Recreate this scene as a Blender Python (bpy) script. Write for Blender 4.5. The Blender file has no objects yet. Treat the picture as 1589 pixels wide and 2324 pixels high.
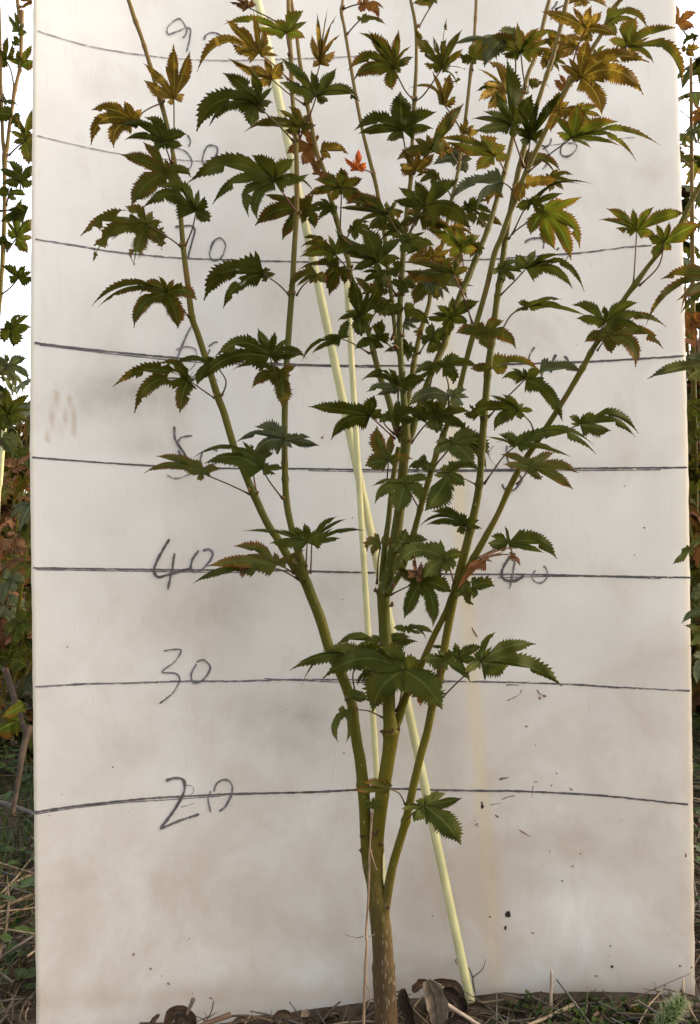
import bpy, math, random
from mathutils import Vector, Matrix, noise
R = math.radians
scene = bpy.context.scene
col = scene.collection
# ------------------------------------------------------------------ camera
F, W, H = 1900.0, 1589.0, 2324.0        # focal length and frame of the photograph, in the same units
CZ = 0.45                               # camera height, metres
cam_d = bpy.data.cameras.new('camera')
cam_d.sensor_fit = 'VERTICAL'; cam_d.sensor_height = 24.0; cam_d.lens = 24.0*F/H
cam_d.clip_start = 0.02; cam_d.clip_end = 400
cam = bpy.data.objects.new('camera', cam_d); col.objects.link(cam)
cam.location = (0, 0, CZ); cam.rotation_euler = (R(90), 0, 0)
scene.camera = cam
# ------------------------------------------------------------------ light
SUN_EL, SUN_AZ = 25.0, 82.0             # azimuth from +Y (view direction) towards +X: low, from the right, grazing the bent board
world = bpy.data.worlds.new('World'); scene.world = world; world.use_nodes = True
wn = world.node_tree.nodes; wl = world.node_tree.links
sky = wn.new('ShaderNodeTexSky'); sky.sky_type = 'NISHITA'; sky.sun_disc = False
sky.sun_elevation = R(SUN_EL); sky.sun_rotation = R(SUN_AZ); sky.dust_density = 8.0; sky.air_density = 1.0; sky.ozone_density = 1.0
veil = wn.new('ShaderNodeMix'); veil.data_type = 'RGBA'; veil.inputs[0].default_value = 0.55       # thin bright cloud over the whole sky
wl.new(sky.outputs[0], veil.inputs[6]); veil.inputs[7].default_value = (3.1, 3.05, 2.95, 1)
wl.new(veil.outputs[2], wn['Background'].inputs['Color']); wn['Background'].inputs['Strength'].default_value = 0.15
sd = bpy.data.lights.new('sun', 'SUN'); sd.energy = 0.55; sd.angle = R(24); sd.color = (1.0, 0.90, 0.78)
sun = bpy.data.objects.new('sun', sd); col.objects.link(sun)
sv = Vector((math.sin(R(SUN_AZ))*math.cos(R(SUN_EL)), math.cos(R(SUN_AZ))*math.cos(R(SUN_EL)), math.sin(R(SUN_EL))))
sun.rotation_euler = sv.to_track_quat('Z', 'Y').to_euler()
scene.view_settings.view_transform = 'Standard'; scene.view_settings.look = 'None'
scene.view_settings.exposure = 2.45; scene.view_settings.gamma = 1.0
rnd = random.Random(7)

# ------------------------------------------------------------------ helpers
def at(x, y, Y):
    """frame position + distance along the view axis -> world point"""
    return Vector(((x-W/2)/F*Y, Y, CZ-(y-H/2)/F*Y))
def px(P):
    return (P.x/P.y*F+W/2, (CZ-P.z)/P.y*F+H/2)
CROP = {'V': (0, 0, 1.0)}
for k, x0, y0, w in (('a',300,0,700),('b',700,0,700),('c',1300,0,700),('d',2000,0,713),('e',300,700,700),('f',700,700,700),
                  ('g',1300,700,700),('h',2000,700,713),('i',400,1400,700),('j',900,1400,700),('k',1400,1400,700),('l',2000,1400,713),
                  ('m',700,2000,800),('n',1400,2000,800),('o',1200,2800,800),('p',0,2900,900),('q',1800,2900,913)):
    CROP[k] = (x0/1.7074, y0/1.7074, w/1589/1.7074)
def cp(tok, crop):
    """'x,y' read in the frame of a detail study -> frame position"""
    tok = tok.strip()
    if ':' in tok: crop, tok = tok.split(':')
    x0, y0, s = CROP[crop]; v = [float(q) for q in tok.split(',')]
    return (x0+v[0]*s, y0+v[1]*s)
class MB:
    def __init__(s): s.v = []; s.f = []; s.uv = {}; s.m = []
    def add(s, vs, fs, uvs=None, mi=0):
        o = len(s.v); s.v += [tuple(p) for p in vs]
        for f in fs: s.f.append(tuple(i+o for i in f)); s.m.append(mi)
        if uvs:
            for i, u in enumerate(uvs): s.uv[o+i] = u
    def build(s, name, mats, parent=None, smooth=True, origin=None):
        me = bpy.data.meshes.new(name)
        o = origin if origin is not None else Vector((0, 0, 0))
        me.from_pydata([(p[0]-o[0], p[1]-o[1], p[2]-o[2]) for p in s.v], [], s.f)
        if not isinstance(mats, (list, tuple)): mats = [mats]
        for m in mats: me.materials.append(m)
        me.polygons.foreach_set('material_index', s.m)
        if smooth: me.polygons.foreach_set('use_smooth', [True]*len(me.polygons))
        if s.uv:
            ul = me.uv_layers.new(name='UVMap')
            for l in me.loops: ul.data[l.index].uv = s.uv.get(l.vertex_index, (0, 0))
        me.update()
        ob = bpy.data.objects.new(name, me); col.objects.link(ob)
        if parent is not None:
            ob.parent = parent; ob.location = o - parent_loc(parent)
        else: ob.location = o
        return ob
def parent_loc(p):
    v = Vector((0, 0, 0))
    while p is not None: v = v + p.location; p = p.parent
    return v
def empty(name, loc, label=None, cat=None, group=None):
    o = bpy.data.objects.new(name, None); col.objects.link(o); o.location = loc; o.empty_display_size = .05
    return tag(o, label, cat, group)
def tag(o, label=None, cat=None, group=None, kind=None):
    if label: o['label'] = label
    if cat: o['category'] = cat
    if group: o['group'] = group
    if kind: o['kind'] = kind
    return o
def catmull(P, n=6):
    """P: list of tuples (any length); smooth resampling"""
    out = []
    for i in range(len(P)-1):
        p0 = P[max(i-1, 0)]; p1 = P[i]; p2 = P[i+1]; p3 = P[min(i+2, len(P)-1)]
        for k in range(n):
            t = k/n
            out.append(tuple(.5*((2*b)+(-a+c)*t+(2*a-5*b+4*c-d)*t*t+(-a+3*b-3*c+d)*t**3) for a, b, c, d in zip(p0, p1, p2, p3)))
    out.append(tuple(P[-1])); return out
def tube(mb, pts, rad, sides=10, cap=True, mi=0, flat=1.0):
    pts = [Vector(p) for p in pts]; n = len(pts); ref = None; vs = []; uv = []; L = 0
    for i, p in enumerate(pts):
        d = (pts[min(i+1, n-1)]-pts[max(i-1, 0)])
        if d.length < 1e-9: d = Vector((0, 0, 1))
        d.normalize()
        if ref is None: ref = d.orthogonal().normalized()
        ref = (ref-d*ref.dot(d))
        if ref.length < 1e-6: ref = d.orthogonal()
        ref.normalize(); b = d.cross(ref); r = rad[i] if isinstance(rad, (list, tuple)) else rad
        if i: L += (p-pts[i-1]).length
        for k in range(sides):
            a = 2*math.pi*k/sides
            vs.append(p+(ref*math.cos(a)*flat+b*math.sin(a))*r); uv.append((k/sides, L))
    fs = [(i*sides+k, i*sides+(k+1) % sides, (i+1)*sides+(k+1) % sides, (i+1)*sides+k) for i in range(n-1) for k in range(sides)]
    if cap:
        fs.append(tuple(range(sides))[::-1]); fs.append(tuple((n-1)*sides+k for k in range(sides)))
    mb.add(vs, fs, uv, mi)

# ------------------------------------------------------------------ materials
class M:
    def __init__(s, name, rough=.6, spec=.3):
        s.m = bpy.data.materials.new(name); s.m.use_nodes = True; s.nt = s.m.node_tree
        s.N = s.nt.nodes; s.L = s.nt.links; s.b = s.N['Principled BSDF']; s.out = s.N['Material Output']
        s.b.inputs['Roughness'].default_value = rough; s.b.inputs['Specular IOR Level'].default_value = spec
    def n(s, t, **k):
        x = s.N.new('ShaderNode'+t)
        for a, v in k.items(): setattr(x, a, v)
        return x
    def val(s, x, sock):
        if hasattr(x, 'is_linked') or hasattr(x, 'links'): s.L.new(x, sock)
        else: sock.default_value = x
    def math(s, op, a, b=0.0, c=0.0, clamp=False):
        x = s.n('Math', operation=op); x.use_clamp = clamp
        for q, sk in zip((a, b, c), x.inputs): s.val(q, sk)
        return x.outputs[0]
    def mix(s, f, a, b, blend='MIX'):
        x = s.n('Mix', data_type='RGBA', blend_type=blend)
        s.val(f, x.inputs[0])
        for q, sk in ((a, x.inputs[6]), (b, x.inputs[7])):
            if isinstance(q, tuple): sk.default_value = (*q, 1) if len(q) == 3 else q
            else: s.L.new(q, sk)
        return x.outputs[2]
    def noise(s, scale, det=3, rough=.55, vec=None, dist=0.0):
        x = s.n('TexNoise'); x.inputs['Scale'].default_value = scale; x.inputs['Detail'].default_value = det
        x.inputs['Roughness'].default_value = rough; x.inputs['Distortion'].default_value = dist
        if vec is not None: s.L.new(vec, x.inputs['Vector'])
        return x.outputs[0]
    def ramp(s, f, lo, hi, to0=0.0, to1=1.0):
        x = s.n('MapRange'); x.inputs['From Min'].default_value = lo; x.inputs['From Max'].default_value = hi
        x.inputs['To Min'].default_value = to0; x.inputs['To Max'].default_value = to1; s.val(f, x.inputs[0]); return x.outputs[0]
    def obj(s, stretch=None):
        t = s.n('TexCoord').outputs['Object']
        if stretch:
            m = s.n('Mapping'); m.inputs['Scale'].default_value = stretch; s.L.new(t, m.inputs[0]); t = m.outputs[0]
        return t
    def base(s, c): 
        if isinstance(c, tuple): s.b.inputs['Base Color'].default_value = (*c, 1)
        else: s.L.new(c, s.b.inputs['Base Color'])
    def bump(s, h, strength=.3, dist=.001):
        x = s.n('Bump'); x.inputs['Strength'].default_value = strength; x.inputs['Distance'].default_value = dist
        s.L.new(h, x.inputs['Height']); s.L.new(x.outputs[0], s.b.inputs['Normal'])
    def transl(s, colr, f):
        t = s.n('BsdfTranslucent'); s.L.new(colr, t.inputs[0]) if not isinstance(colr, tuple) else setattr(t.inputs[0], 'default_value', (*colr, 1))
        x = s.n('MixShader'); s.val(f, x.inputs[0]); s.L.new(s.b.outputs[0], x.inputs[1]); s.L.new(t.outputs[0], x.inputs[2])
        s.L.new(x.outputs[0], s.out.inputs[0]); return x
    def cut(s, f):
        """f = 1 where the sheet is missing (eaten)"""
        src = s.out.inputs[0].links[0].from_socket
        t = s.n('BsdfTransparent'); x = s.n('MixShader'); s.L.new(f, x.inputs[0]); s.L.new(src, x.inputs[1]); s.L.new(t.outputs[0], x.inputs[2])
        s.L.new(x.outputs[0], s.out.inputs[0])

def leaf_mat(name, ca, cb, edge=None, edge_amt=0.0, blotch=None, blotch_at=.6, spots=None, holes=0.0, tr=.32, vein=(.075,.085,.022), rough=.5, sat=1.0):
    m = M(name, rough+.22, .06)
    oi = m.n('ObjectInfo').outputs['Random']
    off = m.n('CombineXYZ'); 
    for q in range(3): m.L.new(m.math('MULTIPLY', oi, 3.1+q*2.3), off.inputs[q])
    va = m.n('VectorMath', operation='ADD'); m.L.new(m.obj(), va.inputs[0]); m.L.new(off.outputs[0], va.inputs[1]); P = va.outputs[0]
    uvn = m.n('UVMap').outputs[0]; sp = m.n('SeparateXYZ'); m.L.new(uvn, sp.inputs[0])
    u = m.math('ABSOLUTE', m.math('SUBTRACT', m.math('MULTIPLY', sp.outputs[0], 2.0), 1.0)); v = sp.outputs[1]
    c = m.mix(m.ramp(m.noise(45, 4, .6, P), .35, .68), ca, cb)
    c = m.mix(m.ramp(oi, 0, 1, 0, .45), c, tuple(min(1, q*1.5+.01) for q in cb))
    if edge is not None:
        e = m.math('MULTIPLY', m.ramp(m.math('ADD', u, m.math('MULTIPLY', v, .9)), .75, 1.75), m.ramp(m.noise(60, 3, .6, P), .25, .6))
        c = m.mix(m.math('MULTIPLY', e, edge_amt, clamp=True), c, edge)
    if blotch is not None:
        c = m.mix(m.math('MULTIPLY', m.ramp(m.noise(70, 5, .7, P, .6), blotch_at, blotch_at+.1), .9, clamp=True), c, blotch)
    if spots is not None:
        c = m.mix(m.math('MULTIPLY', m.ramp(m.noise(110, 3, .7, P, 1.0), .63, .68), .9, clamp=True), c, spots)
    fr = m.math('FRACT', m.math('SUBTRACT', m.math('MULTIPLY', v, 9.0), m.math('MULTIPLY', u, 1.7)))
    side = m.math('MULTIPLY', m.ramp(m.math('ABSOLUTE', m.math('SUBTRACT', fr, .5)), .05, .0), .35, clamp=True)
    mid = m.ramp(u, .10, .03)
    vn = m.math('MAXIMUM', m.math('MULTIPLY', m.math('MINIMUM', mid, 1.0), .75), side, clamp=True)
    c = m.mix(vn, c, vein)
    m.base(c); m.bump(m.math('ADD', m.math('MULTIPLY', vn, -.6), m.noise(220, 3, .6, P)), .35, .0008)
    tc = m.mix(1.0, c, (1.0, 1.0, .55), 'MULTIPLY')
    g = m.n('Gamma'); m.L.new(c, g.inputs[0]); g.inputs[1].default_value = .82
    m.transl(m.mix(1.0, g.outputs[0], (1.0, .95, .45), 'MULTIPLY'), tr)
    if holes > 0:
        vo = m.n('TexVoronoi'); vo.inputs['Scale'].default_value = 75; m.L.new(P, vo.inputs['Vector'])
        vo.inputs['Randomness'].default_value = 1.0
        gate = m.ramp(m.noise(38, 1, .5, P), 1-holes-.02, 1-holes+.02)
        h = m.math('MULTIPLY', m.math('LESS_THAN', vo.outputs['Distance'], .42), m.math('MINIMUM', gate, 1.0), clamp=True)
        h = m.math('MULTIPLY', h, m.math('GREATER_THAN', u, .12)); m.cut(h)
    return m.m
G = (.016,.034,.008)
LM = {
 'g': leaf_mat('leaf_green', (.015,.021,.002), (.032,.039,.003), (.06,.036,.008), .4, tr=.26),
 'G': leaf_mat('leaf_green_eaten', (.016,.022,.002), (.034,.040,.003), (.07,.036,.008), .45, holes=.42, tr=.26),
 'o': leaf_mat('leaf_olive', (.022,.030,.004), (.040,.042,.005), (.12,.032,.010), .95, blotch=(.17,.10,.013), blotch_at=.60, tr=.34),
 'O': leaf_mat('leaf_olive_eaten', (.024,.031,.004), (.042,.043,.005), (.11,.036,.010), .8, blotch=(.18,.11,.018), blotch_at=.60, spots=(.05,.02,.01), holes=.5, tr=.34),
 'y': leaf_mat('leaf_yellowing', (.040,.034,.004), (.095,.056,.007), (.15,.050,.012), .8, blotch=(.34,.21,.035), blotch_at=.54, spots=(.035,.012,.008), tr=.30, vein=(.30,.22,.05)),
 'l': leaf_mat('leaf_bright_green', (.028,.042,.003), (.055,.068,.005), (.15,.035,.010), .9, tr=.36, vein=(.13,.16,.03)),
 'r': leaf_mat('leaf_russet', (.065,.022,.009), (.11,.048,.012), (.14,.025,.012), .8, blotch=(.22,.11,.02), blotch_at=.6, tr=.35, vein=(.2,.08,.03)),
 'R': leaf_mat('leaf_scarlet', (.42,.035,.02), (.30,.09,.03), (.50,.02,.02), .7, tr=.4, vein=(.3,.08,.03)),
 'd': leaf_mat('leaf_withered', (.060,.026,.014), (.15,.075,.035), (.09,.035,.02), .6, blotch=(.24,.15,.08), blotch_at=.62, tr=.15, vein=(.16,.09,.04), rough=.8),
 's': leaf_mat('leaf_dull_green', (.030,.040,.020), (.045,.052,.024), (.07,.055,.03), .4, tr=.28, vein=(.12,.15,.08)),
}
def stem_mat():
    m = M('stem_bark', .6, .15); P = m.obj(); sx = m.n('SeparateXYZ'); m.L.new(P, sx.inputs[0]); z = sx.outputs[2]
    c = m.mix(m.ramp(m.noise(24, 4, .6, m.obj((1, 1, .25))), .35, .7), (.048,.050,.002), (.090,.070,.004))
    c = m.mix(m.math('MULTIPLY', m.ramp(z, .62, .95), .55, clamp=True), c, (.17,.085,.03))
    c = m.mix(m.math('MULTIPLY', m.ramp(m.noise(38, 3, .6, m.obj((1, 1, .4))), .58, .72), .55, clamp=True), c, (.13,.055,.018))
    v = m.n('TexVoronoi'); v.inputs['Scale'].default_value = 210; m.L.new(m.obj((1, 1, .7)), v.inputs['Vector'])
    dots = m.math('MULTIPLY', m.ramp(v.outputs['Distance'], .17, .12), m.math('GREATER_THAN', m.noise(190, 1, .5), .55), clamp=True)
    bark = m.mix(m.ramp(m.noise(130, 5, .7, m.obj((1, 1, .3))), .3, .7), (.030,.021,.010), (.090,.056,.024))
    lk = m.n('TexVoronoi'); lk.inputs['Scale'].default_value = 300; m.L.new(m.obj((1.6, 1.6, .32)), lk.inputs['Vector'])
    fl = m.math('MULTIPLY', m.ramp(lk.outputs['Distance'], .30, .20), m.math('GREATER_THAN', m.noise(160, 2, .5), .42), clamp=True)
    bark = m.mix(m.math('MULTIPLY', fl, .5), bark, (.30,.26,.19))
    k = m.ramp(m.math('ADD', z, m.math('MULTIPLY', m.noise(20, 3), .10)), .235, .13)
    c = m.mix(m.math('MULTIPLY', dots, .6), c, (.34,.30,.18))
    c = m.mix(m.math('MINIMUM', m.math('MAXIMUM', k, 0.0), 1.0), c, bark)
    m.base(c); m.bump(m.math('ADD', m.noise(300, 4, .7, m.obj((1, 1, .35))), m.math('MULTIPLY', fl, .8)), .5, .0012)
    return m.m
def simple(name, ca, cb, scale=40, rough=.7, tr=None, stretch=None, bump=.3, spec=.25, lo=.35, hi=.65):
    m = M(name, rough, spec); n = m.noise(scale, 5, .65, m.obj(stretch)); c = m.mix(m.ramp(n, lo, hi), ca, cb); m.base(c)
    if bump: m.bump(n, bump, .002)
    if tr: m.transl(c, tr)
    return m.m
STEM = stem_mat()
PET = simple('petiole_skin', (.050,.046,.008), (.085,.036,.018), 30, .5)
PETR = simple('petiole_red', (.12,.030,.020), (.085,.04,.02), 30, .5)
SCALE_M = simple('bud_scale_brown', (.045,.022,.014), (.13,.06,.035), 90, .85)
STEMS = """
trunk|.685|.690|V:872,2460,66;V:876,2324,56;V:872,2230,51;V:868,2141,47;V:862,2082,46;V:857,2040,44;V:851,1994,37;V:857,1905,29;V:866,1817,32;V:880,1728,31;V:887,1669,34;V:883,1614,29;V:882,1555,29;V:876,1466,28;V:872,1407,27;V:871,1348,29;V:880,1312,28;V:890,1271,27;V:900,1207,25;V:910,1130,23;V:916,1052,22;V:921,1006,23;V:921,962,18;V:916,897,15;V:911,835,14;V:908,780,13;V:907,720,13;V:911,642,13;V:916,565,12;V:926,462,12;V:933,400,10;V:937,297,9;V:942,206,9;V:945,142,8;V:944,64,8;V:932,0,7;V:920,-60,7
stem|.690|.715|V:845,2010,24;V:835,1964,24;V:830,1905,24;V:827,1817,27;V:818,1728,26;V:811,1690,25;V:804,1640,24;V:799,1599,24;V:779,1540,24;V:749,1475,24;V:728,1407,24;V:705,1348,24;V:690,1313,25;V:661,1275,20;V:631,1224,18;V:608,1190,17;V:577,1124,17;V:552,1065,16;V:531,1013,16;V:508,936,16;V:495,902,16;V:473,832,15;V:449,758,14;V:436,720,14;V:426,642,13;V:416,560,12;V:408,462,11;V:405,438,11;V:395,361,10;V:379,284,10;V:364,227,11;V:343,155,10;V:323,90,9;V:307,46,10;V:292,0,9;V:276,-50,8
stem|.688|.740|V:693,1318,20;V:685,1280,19;V:675,1245,17;V:661,1194,15;V:651,1142,15;V:647,1078,14;V:646,988,14;V:647,910,14;V:651,823,14;V:658,720,14;V:664,642,13;V:668,565,12;V:673,487,12;V:674,410,11;V:671,310,11;V:663,206,10;V:660,129,10;V:656,52,10;V:655,0,10;V:652,-60,9
stem|.692|.770|V:915,1000,18;V:908,988,17;V:897,962,16;V:879,897,14;V:864,859,14;V:846,792,12;V:834,745,12;V:815,685,11;V:797,629,11;V:790,590,11;V:771,526,11;V:758,474,11;V:745,431,11;V:735,387,10;V:720,348,10;V:707,284,9;V:694,219,10;V:681,142,9;V:673,77,8;V:661,0,8;V:650,-60,8
stem|.700|.785|V:915,830,10;V:901,784,10;V:895,732,10;V:888,668,10;V:880,603,10;V:872,526,10;V:859,449,9;V:852,413,9;V:839,361,9;V:823,297,8;V:808,219,8;V:795,142,8;V:782,64,7;V:775,28,8;V:778,0,6;V:780,-50,5
stem|.695|.745|V:921,1003,16;V:933,985,17;V:949,931,15;V:972,865,14;V:993,815,14;V:1009,779,14;V:1040,683,14;V:1066,622,14;V:1084,578,12;V:1110,513,12;V:1130,445,11;V:1143,400,11;V:1159,335,11;V:1175,262,10;V:1198,171,10;V:1216,126,9;V:1240,26,10;V:1247,0,9;V:1258,-50,8
stem|.710|.785|V:918,950,12;V:926,910,12;V:931,882,12;V:942,810,12;V:957,745,11;V:973,694,10;V:981,642,9;V:1006,547,9;V:1022,469,8;V:1040,387,8;V:1045,348,8;V:1058,258,8;V:1068,168,8;V:1076,90,7;V:1080,26,7;V:1081,0,7;V:1084,-50,6
stem|.692|.700|V:867,1320,14;V:870,1280,15;V:875,1230,14;V:882,1181,13;V:890,1104,12;V:897,1057,12;V:905,1015,12
stem|.682|.640|V:879,1348,16;V:893,1325,15;V:914,1289,14;V:936,1220,14;V:954,1155,13;V:965,1117,13;V:980,1065,14;V:1001,1001,13;V:1021,949,12;V:1039,897,13;V:1055,833,12;V:1071,771,13;V:1104,655,12;V:1122,578,13;V:1138,539,13;V:1156,487,12;V:1171,452,12;V:1195,389,12;V:1255,263,11;V:1297,181,13;V:1332,128,10;V:1366,76,10;V:1389,24,11;V:1420,-10,8;V:1460,-40,7
stem|.683|.655|V:872,2082,24;V:875,2055,23;V:892,1964,20;V:921,1864,19;V:939,1781,18;V:956,1710,18;V:970,1660,18;V:982,1599,18;V:994,1555,18;V:1003,1510,18;V:1012,1451,18;V:1032,1348,19;V:1038,1319,19;V:1056,1250,19;V:1074,1175,18;V:1085,1120,17;V:1091,1065,16;V:1094,1013,17;V:1101,923,16;V:1109,830,16;V:1117,771,15;V:1128,681,14;V:1138,616,14;V:1148,539,13;V:1166,440,12;V:1195,315,12;V:1224,223,11;V:1258,118,10;V:1280,30,11;V:1287,0,10;V:1298,-50,9
stem|.690|.600|V:890,1672,18;V:898,1650,19;V:906,1628,19;V:920,1584,17;V:932,1560,15;V:947,1530,15;V:967,1484,15;V:988,1437,14;V:1012,1390,14;V:1023,1360,14;V:1034,1335,14;V:1056,1298,14;V:1079,1260,16;V:1100,1222,15;V:1130,1167,13;V:1158,1104,14;V:1186,1052,13;V:1222,998,13;V:1279,909,12;V:1318,843,13;V:1345,793,12;V:1368,759,12;V:1395,712,12;V:1421,673,11;V:1442,645,13;V:1473,602,10;V:1513,554,10;V:1539,518,10;V:1565,465,11;V:1592,415,11;V:1640,330,10
stem|.645|.630|V:1388,30,8;V:1400,10,7;V:1410,-10,7;V:1425,-50,6
"""
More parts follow.
